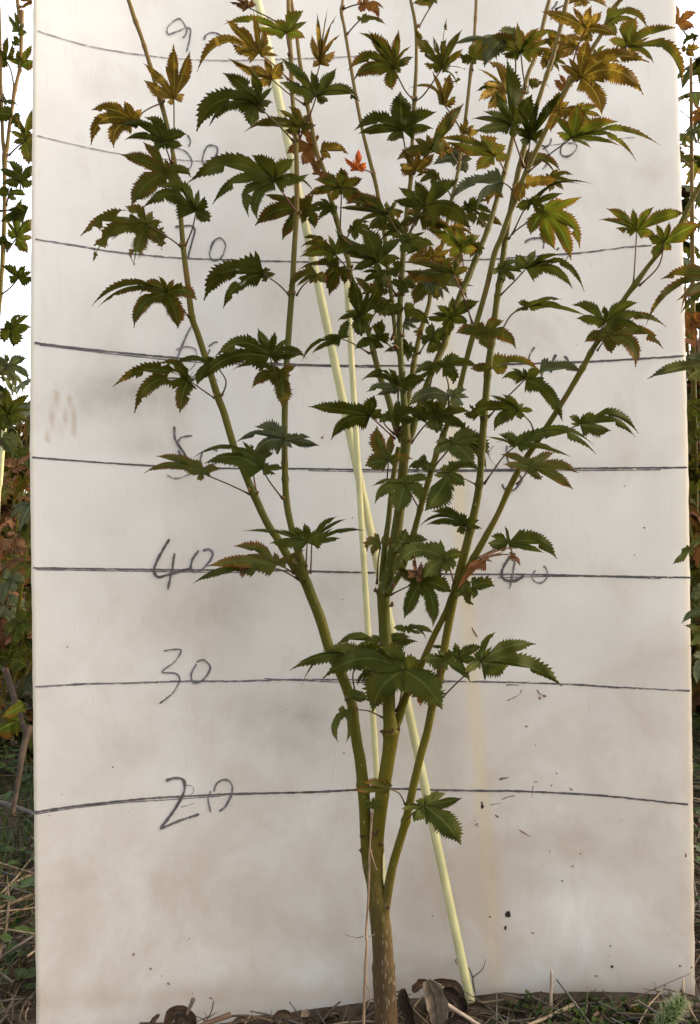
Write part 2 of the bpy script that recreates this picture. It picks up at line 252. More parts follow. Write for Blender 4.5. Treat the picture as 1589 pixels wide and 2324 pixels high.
LEAVES = """
a|y|0|835,1420>850,1160|850,870|845,385,170,0;990,450,130,0;580,555,60,.1;585,705,110,0;940,830,80,0;790,900,80,0
a|y|f|755,900|480,1060|120,970,110,.2;410,890,100,0;560,960,80,0;120,1280,100,.4;320,1300,90,.35
a|g|f|825,1440>790,1330|760,1250|375,1095,130,.2;590,1030,110,.2;415,1230,60,.25;960,1180,110,.05;925,1280,80,0;660,1320,80,0
a|o|0|875,1600>850,1540|790,1510|575,1245,90,0;380,1360,100,.1;475,1810,160,.1;1000,1560,70,.25;770,1400,70,0;910,1620,110,0
e|g|f|950,575>1010,430|1045,275|575,240,130,.45;700,60,150,.25;1165,360,100,.1;1120,140,130,0;1070,75,150,0;910,20,180,0
e|O|0|905,580>830,520|615,385|30,485,120,.3;420,225,110,0;660,270,100,0;135,730,110,.3;500,745,130,0;745,610,120,.1;745,460,80,.3
e|o|f|990,1210>890,1090|790,990|120,1110,90,.3;180,1115,60,.3;550,1000,80,.4;500,1295,100,.35;885,1300,130,0;1050,1050,110,.3;715,840,140,0;850,870,120,0
f|G|0|955,1010>870,920|730,820|205,1055,150,.35;225,860,60,.2;375,1125,90,.3;795,775,60,0;835,825,60,0;755,890,60,0
f|g|f|j:465,315>j:390,150|785,1545|150,1790,110,.25;310,1540,130,.42;680,1300,160,0;830,1325,150,0;950,1380,130,0;1110,1570,80,.3;1060,1535,90,.15
j|o|0|470,320|425,120|0,75,40,.2;175,235,110,.45;435,395,130,.1;560,45,60,.1;515,125,30,0
i|O|0|980,325>900,270|745,160|85,225,120,.2;275,460,120,.4;675,455,120,0;495,10,90,.15;790,95,90,0;1015,175,30,.2
e|g|f|i:1045,300>i:1080,170|1200,1600|840,1610,50,.15;1055,1810,60,.2;1285,1645,40,0;1120,1560,60,0
j|s|f|460,900|465,690|30,715,90,.3;190,830,190,.35;200,575,150,.1;765,740,120,.1;690,670,60,.1;530,762,40,0
j|g|0|215,1165>180,950|175,830|40,760,90,.1;90,705,100,0;160,730,60,0;435,750,120,.1;365,805,70,0
i|g|f|j:445,1210>j:330,1060|1400,950|785,850,90,.3;890,900,130,.3;1515,990,60,.1;1589,945,70,0;1115,840,120,.2
i|o|0|1290,1170>1100,1080|880,990|355,985,70,.3;460,835,90,.12;825,1040,60,0;1035,950,60,.2
j|g|f|m:965,400|660,1600|90,1495,40,.1;330,1600,140,.15;415,1475,130,.05;510,1450,130,0;635,1425,110,0;820,1520,130,.1
j|g|0|m:1000,440>m:1005,330|700,1600|920,1365,70,.05;1010,1385,60,.1;1170,1487,50,.1;955,1555,60,.1;890,1465,60,0
m|o|f|870,440>800,395|745,375|405,232,110,.1;205,385,100,.1;430,330,80,.1;720,280,110,0;960,255,60,.1;820,320,60,0
m|g|f|910,490>760,410|590,395|95,518,70,.1;420,400,50,.1;650,390,40,0
m|d|f|560,395|490,400|455,410,40,0;515,430,40,0;475,475,50,0;540,463,14,0;500,385,40,0
n|g|f|265,1500>300,1410|330,1185|625,1485,200,.1;90,1505,190,.12;-295,1248,140,.2;450,1110,170,0;140,1010,190,0
n|g|0|m:1345,1360>m:1330,1200|60,1100|-460,1310,160,.35;-555,1188,90,.2;-490,1130,80,.1;-300,1035,130,.05;150,1000,130,0;330,1010,100,.1
n|g|b|V:876,1466|140,965|-190,990,100,.2;75,920,40,0;435,965,120,.1;-60,1030,80,0;380,930,60,0
n|g|f|235,1000>290,965|345,870|250,860,40,.1;560,905,40,.2;500,950,60,.35;465,905,40,.1;335,840,50,0
m|g|f|1270,1415|1290,1390|1442,1415,90,.1;1300,1420,60,0;1280,1410,30,0
n|g|b|150,1200|60,1180|0,1290,130,0;60,1340,120,0;150,1300,80,0;-30,1300,50,0
m|g|0|1285,1500|1270,1490|1212,1742,50,.25;1272,1745,34,.1;1225,1515,50,.3
m|d|0|1555,1550>1450,1500|1365,1490|1330,1480,24,0;1345,1500,16,0
n|g|f|605,1420>740,1280|920,1120|1545,1312,200,.15;1345,985,150,.2;1035,890,70,.1;1130,1150,160,0;800,1200,60,.1;1010,1000,120,0
n|g|0|610,1170|735,1100|720,975,80,0;930,1005,130,.15;510,1000,30,.1;640,1060,30,0;900,1100,140,0;790,1190,100,0
n|g|f|590,1250|645,1110|475,1105,150,.1;590,1030,130,0;655,1040,100,0;840,1275,60,.1;660,1185,50,0
n|r|0|380,1330|400,1350|455,1460,50,.2;360,1340,60,0
n|g|f|230,605>340,550|460,500|285,390,100,0;650,340,130,.1;700,590,110,.15;330,790,90,.05;550,850,90,.15;440,480,80,0
n|g|f|715,540>690,430|650,330|240,480,90,.5;655,440,90,.1;705,410,90,.2;780,300,80,.1;480,470,150,.1
n|o|f|120,520>130,350|150,205|0,205,30,0;45,275,70,.5;90,305,60,.2;240,200,70,0
n|g|f|270,300|320,200|345,100,70,0;515,185,80,.1;450,230,80,0;515,305,60,.1;250,280,100,.1
n|d|f|300,430|430,460|410,300,90,0;465,350,60,0;360,410,70,0;470,490,70,0;440,400,60,0
n|g|0|880,330>1000,270|1130,210|975,205,90,0;1505,330,120,.3;1405,282,40,.05;1000,155,80,.1;1105,75,20,0
n|d|f|890,325|920,330|1200,240,13,.1;1190,300,15,0;1010,350,18,0;1100,280,14,0
n|r|f|745,560|960,340|745,560,60,.1;810,410,40,0;850,390,50,0
n|d|0|1150,250|1165,290|1190,300,30,0;1225,380,40,.2;1170,350,50,0;1140,280,20,0
n|g|0|760,560|850,550|1025,540,90,.3;865,683,110,-.5;735,630,80,.1;860,635,60,.2
n|g|f|760,570|840,510|735,635,90,.15;850,505,50,0
k|g|0|960,1490|915,1450|500,1460,120,.3;570,1440,90,.2;620,1320,100,.1;1060,1470,50,.1;1035,1400,90,0;840,1500,80,0
o|g|f|740,755|885,640|1175,580,100,.05;1045,545,100,.05;1165,940,160,.1;705,665,60,.1;800,765,150,.05;815,600,70,0
o|o|f|735,630>690,545|610,510|325,515,60,-.05;420,465,70,.1;580,430,50,0;530,560,50,0
o|g|f|480,700|490,660|435,595,70,.1;560,600,80,.1;490,570,70,0
k|o|f|225,1100|240,880|140,570,200,-.1;35,920,140,.1;260,630,150,0;450,860,60,.1;320,800,100,0
k|g|f|510,1300>450,1190|390,1075|120,1250,120,.3;95,1100,40,.1;330,1330,160,.1;620,1055,70,.25;510,1240,110,.35
k|g|f|640,930>770,775|805,715|650,715,50,.1;630,825,90,.2;990,915,140,.15;1030,645,90,.1;1050,690,70,0;770,665,80,0
k|g|b|640,930>770,775|830,720|1120,830,170,.2;1100,950,90,.3
k|g|f|1010,1085>900,1030|765,985|690,950,110,0;1050,960,130,.15;910,1095,130,.1;560,1315,190,-.08;640,1000,60,0;860,950,120,0
k|g|0|620,930|580,880|415,940,130,.25;500,860,80,0;580,975,110,0
k|g|f|440,720|650,480|550,400,160,0;760,320,200,0;665,630,160,0;930,600,150,.15;950,440,130,.1;455,320,130,.2
k|s|f|800,400|790,300|410,400,90,.2;750,250,70,0;925,250,60,0;950,320,120,.1;900,380,130,0
k|g|f|330,640>325,400|330,215|5,175,100,.45;0,160,40,.2;240,60,130,0;390,90,130,0;570,170,100,.1
k|s|f|330,600|320,250|45,272,70,.1;130,300,50,0;510,190,90,.1
j|g|f|1430,680>1300,560|1215,485|670,400,130,.05;870,690,120,.35;1250,300,190,0;1310,420,120,0
k|g|f|290,640>200,540|270,480|160,540,70,.2;590,570,120,.2;500,520,110,0
k|g|f|1520,650>1490,540|1380,430|1130,300,120,.1;1170,610,110,.35;1515,440,50,.15;1405,510,60,0;1425,370,80,0;1240,290,80,0;930,470,100,.1
k|g|0|1060,490|1030,480|900,460,80,.1;950,380,110,0;1060,330,90,.1
l|g|f|k:1115,495>k:1280,320|85,150|-125,150,130,.35;400,520,100,.25;215,80,90,.1;-40,60,110,0;60,60,80,0
l|s|f|85,150|200,95|575,100,120,.08;240,90,60,0
k|o|f|1115,130|1150,60|l:215,95,110,.15;960,65,70,.1;1300,20,110,0
k|g|f|1080,1080>1250,840|1370,740|1175,720,120,.2;1100,665,30,0;1210,640,130,0;l:675,725,50,.3;l:695,805,90,.25;l:480,830,50,.15;l:320,745,50,0
k|o|f|1370,1080>1440,1000|l:120,910|l:540,965,100,.15;l:495,1110,120,.1;l:220,1025,90,0;1225,820,70,.1;1250,905,60,.1;l:330,790,80,.1
l|g|0|250,660>410,605|550,545|1060,630,120,.3;1030,655,70,.35;695,465,100,.1;460,480,70,.1;470,540,24,0;820,600,130,0
h|l|f|-60,500>0,430|240,265|125,465,110,.1;335,595,150,0;475,690,130,.1;550,585,110,.3;570,140,100,-.05;430,180,90,0;180,185,60,0;145,225,80,0
h|l|0|1015,890>1030,650|1040,435|780,240,130,.1;710,335,70,.1;860,410,80,.05;1010,240,130,0;1190,225,130,.05;1470,280,130,.15;1200,460,100,.1
h|l|0|1060,910>1230,740|1275,545|1135,480,90,.1;1210,370,110,0;1325,355,120,0;1600,370,150,.1;1340,600,80,.05;1180,680,70,.2
h|g|f|-30,460>60,270|130,205|585,40,110,.25;405,110,60,.1;660,30,20,.2;0,230,80,.1;200,140,80,0
h|g|f|V:1133,673>V:1171,635|85,760|590,960,130,.4;490,935,90,.3;440,710,80,.1;380,630,170,0;170,600,130,0;0,640,120,0
h|g|0|V:1130,771>V:1160,715|110,1090|390,1025,40,.1;430,1105,70,.1;615,1175,34,.1;15,1050,60,.1;-10,1125,34,0
h|g|f|650,1490>700,1350|775,1220|485,1075,110,.1;520,1190,80,.1;760,1080,60,0;1050,1055,100,.1;1145,1180,110,.15;1090,1310,110,.4
h|o|0|700,1470|800,1335|590,1395,70,.25;825,1490,90,0;1030,1610,120,.5;1270,1450,110,.35;1030,1190,120,0;1300,1265,70,.3
V|o|f|1195,212>1187,165|1182,120|1274,88,46,.05;1296,92,30,.4;1174,50,12,0;1113,80,36,.1;1096,147,30,.4;1246,108,38,.05;1140,122,26,.05;1225,62,44,.05
d|y|f|480,600>520,440|605,245|220,100,90,.1;490,60,150,0;650,50,120,0;740,100,130,0;865,310,80,.15;660,350,110,-.2
d|o|f|520,700>740,540|960,400|1040,150,150,0;1400,240,110,.1;1430,770,130,.5;800,345,70,.1;1190,545,70,.3;1160,320,70,0
d|y|f|500,700|560,670|630,320,170,0;1150,540,140,.35;1100,820,190,.42;740,990,130,.2;450,500,150,0;380,560,80,0
d|l|f|90,1500>280,1340|480,1195|325,985,110,0;530,890,150,0;880,1050,150,.1;1245,1255,120,.2;1045,1405,70,.3;350,1145,90,.1;900,1260,40,.1;650,1280,24,.1
d|o|0|810,130|790,190|1140,255,90,.4;1060,200,70,.2;865,310,60,0
V|g|f|1193,385>1199,350|1203.6,317|1278,208,66,.0;1222,222,56,0;1163,294,48,.05;1235,291,20,.1;1180,318,22,0;1176,245,52,.03
d|y|0|330,1050|370,950|460,880,120,0;600,975,110,.1;300,1140,70,.2;375,790,70,0
d|y|b|330,500|300,420|600,340,100,.2;500,470,110,.1;380,300,110,0;230,600,80,0
d|r|b|385,820|440,760|330,690,90,.1;370,640,70,0;450,650,70,0
d|y|0|340,80|560,0|790,65,90,.15;640,20,80,0;500,60,60,0;420,-40,100,0
d|o|b|100,800|110,730|290,755,50,.2;220,720,70,0;200,690,60,0
d|o|b|-20,1600|20,1400|390,1490,90,.2;250,1380,70,0;355,1555,50,.3
d|y|0|-40,1640|80,1590|360,1558,80,.05;30,1740,100,.1;100,1640,80,0
c|o|f|690,880>610,790|515,600|110,620,110,.42;290,265,170,0;210,290,150,.1;555,260,190,0;685,500,100,.1;665,405,60,.1;160,700,140,.3;500,790,110,.05;575,640,50,.1
c|O|f|700,890>780,830|940,600|700,240,180,-.04;860,320,130,0;980,160,160,0;1115,260,140,0;780,560,80,.1;1070,760,120,.15;1140,610,60,.1;1120,430,120,0
c|g|f|660,1540>620,1350|590,1150|165,1150,150,.35;200,1175,150,.1;570,805,290,0;890,985,220,-.04;860,1130,130,.1;450,1235,90,.1
c|o|0|690,1530>760,1430|835,1320|1130,910,190,0;800,1180,130,0;540,1410,90,.2;980,1250,100,0;690,1220,110,0
c|y|0|690,1530|700,1500|570,1440,150,0;585,1310,120,0;740,1330,130,0;870,1350,80,0
c|y|b|1120,1170|960,930|850,620,60,-.1;1010,640,130,0;1055,850,80,0;910,800,110,0;640,780,40,.5
V|g|f|1189,377>1172,330|1158.6,285|1150,133,52,0;1208,214,52,0;1071,270,38,.08;1079,297,22,.05;1097,253,32,.05;1182,300,30,0;1122,205,40,.05
c|o|f|1500,1530>1450,1430|1400,1370|1240,1500,100,.05;980,1250,150,.1;890,1215,90,.1;1500,1280,110,0;1270,1190,140,0;1530,1400,70,.1
c|s|b|1090,1330|1090,1400|890,1330,70,.1;1150,1520,140,.1;1200,1400,70,0;860,1450,80,.2;980,1300,90,0
g|g|f|640,480|770,230|555,60,160,0;700,0,190,0;1085,-20,280,-.04;1190,440,170,.35;510,170,80,.05;1030,180,160,.1
g|s|f|V:1170,440|1480,20|1000,190,110,.2;1245,240,90,.3;1300,20,100,0
c|R|f|330,1525|190,1500|205,1310,60,0;75,1385,50,.05;265,1430,70,0;150,1400,60,0;120,1410,50,0
b|o|f|1400,2100>1410,1850|1415,1650|1180,1580,140,.05;1410,1475,140,0;1600,1570,110,.05;1110,1720,150,.15;1320,1770,80,.1;1600,1700,130,0
c|r|0|70,80>150,50|240,30|220,105,70,0;380,170,110,.4;430,80,60,.15;190,30,60,0;300,0,80,0
c|o|0|105,300|220,175|440,215,50,.1;190,145,30,0;300,180,40,0
c|o|0|735,240|865,20|680,30,60,.1;900,0,50,0;780,-60,90,0
c|O|f|1205,620|1200,520|1080,500,80,0;1450,420,100,.1;1290,350,90,0;1040,480,60,0;1240,560,70,0
c|s|f|1480,400|1400,345|1030,400,70,.25;1300,330,50,0
c|s|f|V:1170,200|1589,300|1310,590,130,.25;1440,270,90,0
c|y|0|1530,700|1490,800|1340,540,90,.3;1300,730,90,.1;1250,605,24,.2;1340,960,130,.1;1260,890,90,.1
c|y|0|1130,1180|1150,1180|1150,1010,140,0;1100,1080,80,0;1220,1100,90,0;1265,1150,60,0
b|l|f|965,500>940,370|930,290|375,215,80,.15;640,250,80,0;820,180,140,0;1080,95,160,-.05;1115,190,120,0;1095,335,90,.15
b|y|f|950,700|690,470|400,175,130,-.05;145,640,110,.42;740,260,140,0;820,420,120,0;640,100,60,0;860,490,40,.1;450,380,110,0
b|y|f|1090,920>960,830|805,700|420,510,220,.05;740,510,170,0;900,540,120,0;660,730,90,0;560,600,130,0
b|g|f|990,1240>870,1110|680,930|140,1160,200,.48;370,640,190,.15;620,610,190,0;810,765,160,0;250,1110,140,.35;620,1110,130,.1;815,905,90,.2;735,1000,80,0
b|g|f|1040,1240>1150,980|1195,845|880,510,150,.1;870,725,100,.1;1150,620,150,0;1370,600,180,0;1580,890,150,.3;1575,870,100,.2;1300,890,90,.05
b|y|0|1145,900|1225,570|1295,65,150,0;1200,115,130,0;1375,130,110,0;1155,310,100,0;1405,300,100,0;1360,450,100,0;1170,530,90,0
b|o|0|1040,1240|1050,1120|555,1165,80,.25;640,1110,60,.05;860,965,120,.05;950,935,140,.1;1150,1010,100,0;1190,1100,70,.05;910,1150,90,0
b|r|b|1220,1440|1170,1290|935,1350,100,.15;1075,1450,120,.1;1030,1150,120,0;1100,1200,100,0
b|y|0|1250,1400|1230,1330|1475,1355,90,.25;1320,1390,90,.15
b|g|f|f:1030,290>f:880,80|820,1590|70,1605,140,.2;280,1800,80,.35;625,1365,180,0;1000,1400,180,0;1040,1550,140,0;f:600,320,140,.4;f:680,350,80,.3;1180,1700,150,.3;1130,1530,110,0
f|o|b|1050,300|1090,250|655,395,120,.2;725,125,100,.1;895,525,90,.15;1180,420,100,.2;1225,270,70,.2;1170,130,170,0;1070,380,90,0;950,160,130,0
b|d|0|1260,1600|1220,1540|1150,1390,60,.05;1260,1510,70,0
b|d|0|950,300>820,180|600,70|430,20,60,.1;470,-20,110,0;560,-40,130,0;640,-10,80,0
g|g|f|540,1020>400,770|370,715|0,430,230,-.1;50,640,190,.1;150,790,90,.2;590,500,150,0;580,690,120,.15;360,780,70,0;230,420,180,0
g|s|f|340,640|330,620|0,435,70,-.2;250,560,50,0
f|l|f|V:795,610>1470,770|1365,655|1065,640,150,.3;1170,520,150,.1;1050,670,70,.1;1420,470,210,0;1300,480,130,0
f|o|0|V:797,640|1395,760|1180,740,110,.15;1310,1010,120,.1;1280,900,90,.2;1440,910,80,.2;1030,790,60,.2
f|o|0|1020,1010>1080,920|1200,820|1020,930,140,.2;950,980,90,.3;1130,900,80,0;1270,900,80,0
g|o|f|600,530>520,410|455,295|100,180,190,.05;20,240,120,0;290,430,170,.05;200,360,130,0;450,180,140,0;545,170,140,0;600,270,130,.1;200,110,170,-.08
g|g|f|290,1320|215,1200|150,850,170,0;460,760,110,0;90,1150,110,.1;230,1370,130,0;330,1180,90,0;310,950,150,0;20,1230,60,.3
g|o|0|490,1110|330,990|170,850,100,.1;390,1190,120,.1;480,980,70,.1;300,900,100,0
g|g|f|520,1490|380,1400|170,1485,100,.2;350,1480,110,0;410,1220,200,0;470,1340,110,0;300,1380,90,0
g|g|f|300,1520>150,1430|50,1390|f:1065,1595,80,.25;f:1155,1520,60,.2;f:1250,1380,60,0;f:1480,1220,70,0
g|o|f|1205,1260>1120,1000|1035,820|590,790,140,.05;620,720,80,.1;1120,610,180,-.05;1000,720,120,0;620,880,90,.15;1180,770,70,0
g|s|f|850,1000|845,870|790,970,80,0;860,1010,100,0;950,1050,110,.2;1080,940,140,.15;720,900,70,.1;1010,1000,110,0
g|o|b|850,930|830,880|690,1090,120,.1;610,870,100,.1;1160,1050,150,.2;900,1050,130,0;1220,925,80,.1
g|l|0|1190,850>1130,760|1110,590|740,310,160,.1;1060,400,150,0;1270,480,140,0;1245,600,80,0;1000,660,130,0;780,420,130,.1
g|y|0|850,820|850,680|630,715,110,.1;830,560,150,0;950,560,130,0;1020,600,100,0;970,700,90,0;740,600,120,0
g|g|f|620,530|620,530|870,570,120,.1;790,450,90,0;650,630,110,0;450,480,36,.2;700,470,80,0
g|o|0|650,470|740,330|1000,400,150,.1;560,400,80,.2;620,290,100,0;980,290,40,.2;860,300,120,0
g|g|f|950,1440|1020,1200|850,1170,150,0;1030,1020,130,0;1265,1060,180,0;890,1100,110,0;1000,1360,90,.1;1160,1270,80,.2;780,1200,70,0
g|g|f|740,1520|830,1400|1000,1290,200,0;920,1500,170,.1;850,1250,80,0;750,1380,100,0
g|y|0|780,1400|760,1330|680,1330,70,0;720,1300,50,0;700,1360,40,0
g|g|f|490,1400|600,1120|430,1190,90,.2;830,1275,110,.2;700,1130,80,0
g|s|0|600,1370|600,1250|760,1240,60,.05;720,1300,50,.1;650,1320,40,0
g|o|f|1370,1420|1290,1340|1480,1230,130,.05;1060,1340,90,.15;1340,1480,110,.1;1250,1240,120,0;1589,1480,110,.35
g|g|f|k:770,390>k:765,200|940,1640|700,1680,80,.2;1035,1790,90,.3;1110,1560,140,0;1280,1680,80,.3;880,1590,130,0
k|g|0|600,250|640,70|465,120,60,.15;480,150,50,0;560,90,50,0
g|g|0|600,1010|590,930|480,890,60,0;720,930,110,.1;650,980,70,0
g|g|0|570,870|560,800|500,710,110,0;450,790,70,.1;330,830,50,.1
g|o|b|1330,420|1250,330|1470,400,80,.15;1340,400,90,0;1060,330,60,.1
g|y|0|1460,120|1440,80|1340,210,130,.1;1400,150,90,0
V|g|0|764,500>758,481|752,470|703,485,17,0.08;706,469,16,0.10;724,499,16,0.17;726,451,15,0.08;756,493,15,0.23;752,456,10,0.06;766,478,10,0.13
V|o|0|866,488>848,467|830,455|784,463,15,0.15;788,444,14,0.24;804,476,14,0.08;814,436,13,0.08;823,474,13,0.08;837,445,9,0.13;839,464,9,0.13
V|g|b|916,565>910,538|905,520|855,524,18,0.21;858,499,17,0.22;867,540,17,0.10;891,496,16,0.16;891,543,16,0.13;915,510,11,0.06;913,531,11,0.09
V|o|0|921,514>943,493|965,480|1006,483,15,0.19;997,496,14,0.12;998,468,14,0.14;974,500,13,0.15;982,461,13,0.24;956,491,9,0.12;957,469,9,0.23
V|g|b|1018,488>1039,475|1060,470|1120,486,20,0.09;1093,501,19,0.10;1108,454,19,0.16;1069,503,17,0.23;1083,447,17,0.07;1044,480,12,0.15;1053,455,12,0.14
V|o|0|981,642>990,617|1000,600|1050,600,15,0.11;1030,621,14,0.19;1034,587,14,0.11;1011,623,13,0.19;1011,576,13,0.13;992,610,9,0.25;993,589,9,0.23
V|g|b|886,652>879,634|872,625|822,645,19,0.23;820,618,18,0.12;848,660,18,0.16;838,608,16,0.23;875,656,16,0.23;873,609,11,0.13;889,631,11,0.11
V|o|0|1042,368>1067,347|1092,335|1148,339,19,0.09;1132,360,17,0.17;1132,315,17,0.07;1104,363,16,0.19;1106,312,16,0.19;1080,346,11,0.09;1082,322,11,0.15
V|o|b|1241,170>1243,149|1245,135|1287,148,17,0.09;1269,163,16,0.22;1288,127,16,0.15;1250,163,15,0.12;1266,115,15,0.15;1231,143,10,0.21;1239,122,10,0.13
V|o|0|1255,263>1282,255|1308,255|1365,265,19,0.18;1337,286,18,0.19;1359,241,18,0.11;1311,282,17,0.11;1327,232,17,0.16;1296,264,11,0.21;1301,240,11,0.17
V|g|b|1181,239>1160,218|1140,205|1081,207,19,0.08;1098,191,18,0.18;1099,227,18,0.13;1124,180,17,0.20;1129,236,17,0.21;1148,190,12,0.22;1153,215,12,0.23
V|y|0|1041,377>1027,352|1012,335|956,333,20,0.20;970,318,18,0.22;970,354,18,0.23;993,311,17,0.05;1003,361,17,0.19;1020,322,12,0.09;1025,349,12,0.17
V|g|b|994,594>974,573|955,560|910,564,17,0.07;917,549,16,0.13;922,580,16,0.12;941,535,14,0.23;950,587,14,0.05;961,547,10,0.12;968,570,10,0.21
V|g|0|1133,648>1134,626|1135,612|1187,621,20,0.23;1169,639,19,0.13;1193,601,19,0.24;1143,643,18,0.16;1164,588,18,0.18;1116,623,12,0.17;1130,596,12,0.18
V|o|0|1183,420>1214,410|1245,408|1301,416,19,0.11;1279,431,18,0.17;1301,396,18,0.20;1247,435,16,0.11;1270,385,16,0.18;1234,419,11,0.15;1239,393,11,0.20
V|o|0|1072,129>1084,113|1095,105|1149,122,18,0.21;1128,136,17,0.18;1138,98,17,0.12;1097,132,16,0.22;1120,85,16,0.11;1079,115,11,0.07;1092,91,11,0.12
V|y|0|1314,154>1310,126|1305,105|1254,97,18,0.11;1265,78,17,0.12;1260,119,17,0.08;1299,81,16,0.11;1288,128,16,0.24;1316,95,11,0.18;1312,118,11,0.18
V|o|0|1323,141>1338,129|1352,125|1410,142,19,0.08;1379,153,18,0.11;1401,120,18,0.06;1349,152,17,0.10;1374,103,17,0.09;1336,133,12,0.08;1349,110,12,0.13
V|o|0|785,574>760,560|735,555|684,560,19,0.16;689,539,18,0.18;697,582,18,0.12;716,535,16,0.23;727,582,16,0.24;742,543,11,0.22;748,565,11,0.10
V|g|0|1080,589>1082,570|1085,560|1045,576,15,0.10;1040,559,14,0.16;1067,585,14,0.07;1058,545,13,0.13;1089,581,13,0.24;1087,547,9,0.08;1101,566,9,0.07
V|y|b|1006,547>1016,530|1025,520|1074,534,16,0.07;1047,544,15,0.22;1070,515,15,0.14;1028,544,14,0.12;1044,504,14,0.23;1011,528,10,0.22;1024,508,10,0.16
V|g|0|780,558>790,535|800,520|842,527,17,0.21;834,543,16,0.25;838,504,16,0.21;805,545,15,0.21;819,497,15,0.18;790,530,10,0.07;793,510,10,0.25
V|o|b|1026,448>1008,420|990,400|943,402,15,0.15;955,384,14,0.23;952,418,14,0.22;978,382,13,0.14;979,420,13,0.08;997,391,9,0.14;996,410,9,0.24
V|y|0|1212,137>1201,110|1190,90|1139,90,17,0.12;1157,74,16,0.11;1148,105,16,0.16;1175,67,14,0.16;1179,116,14,0.23;1199,79,10,0.21;1197,103,10,0.07
V|g|0|939,828>935,805|930,790|871,800,18,0.25;885,781,17,0.06;903,818,17,0.12;906,765,16,0.11;926,820,16,0.22;935,775,11,0.18;945,800,11,0.08
V|g|0|1006,988>996,960|985,940|926,938,19,0.19;946,912,17,0.19;945,957,17,0.14;974,916,16,0.09;972,963,16,0.17;996,926,11,0.19;994,952,11,0.13
V|g|0|834,745>847,718|860,700|907,703,16,0.09;891,716,14,0.19;897,684,14,0.18;874,721,13,0.22;872,681,13,0.23;851,710,9,0.25;852,690,9,0.24
"""
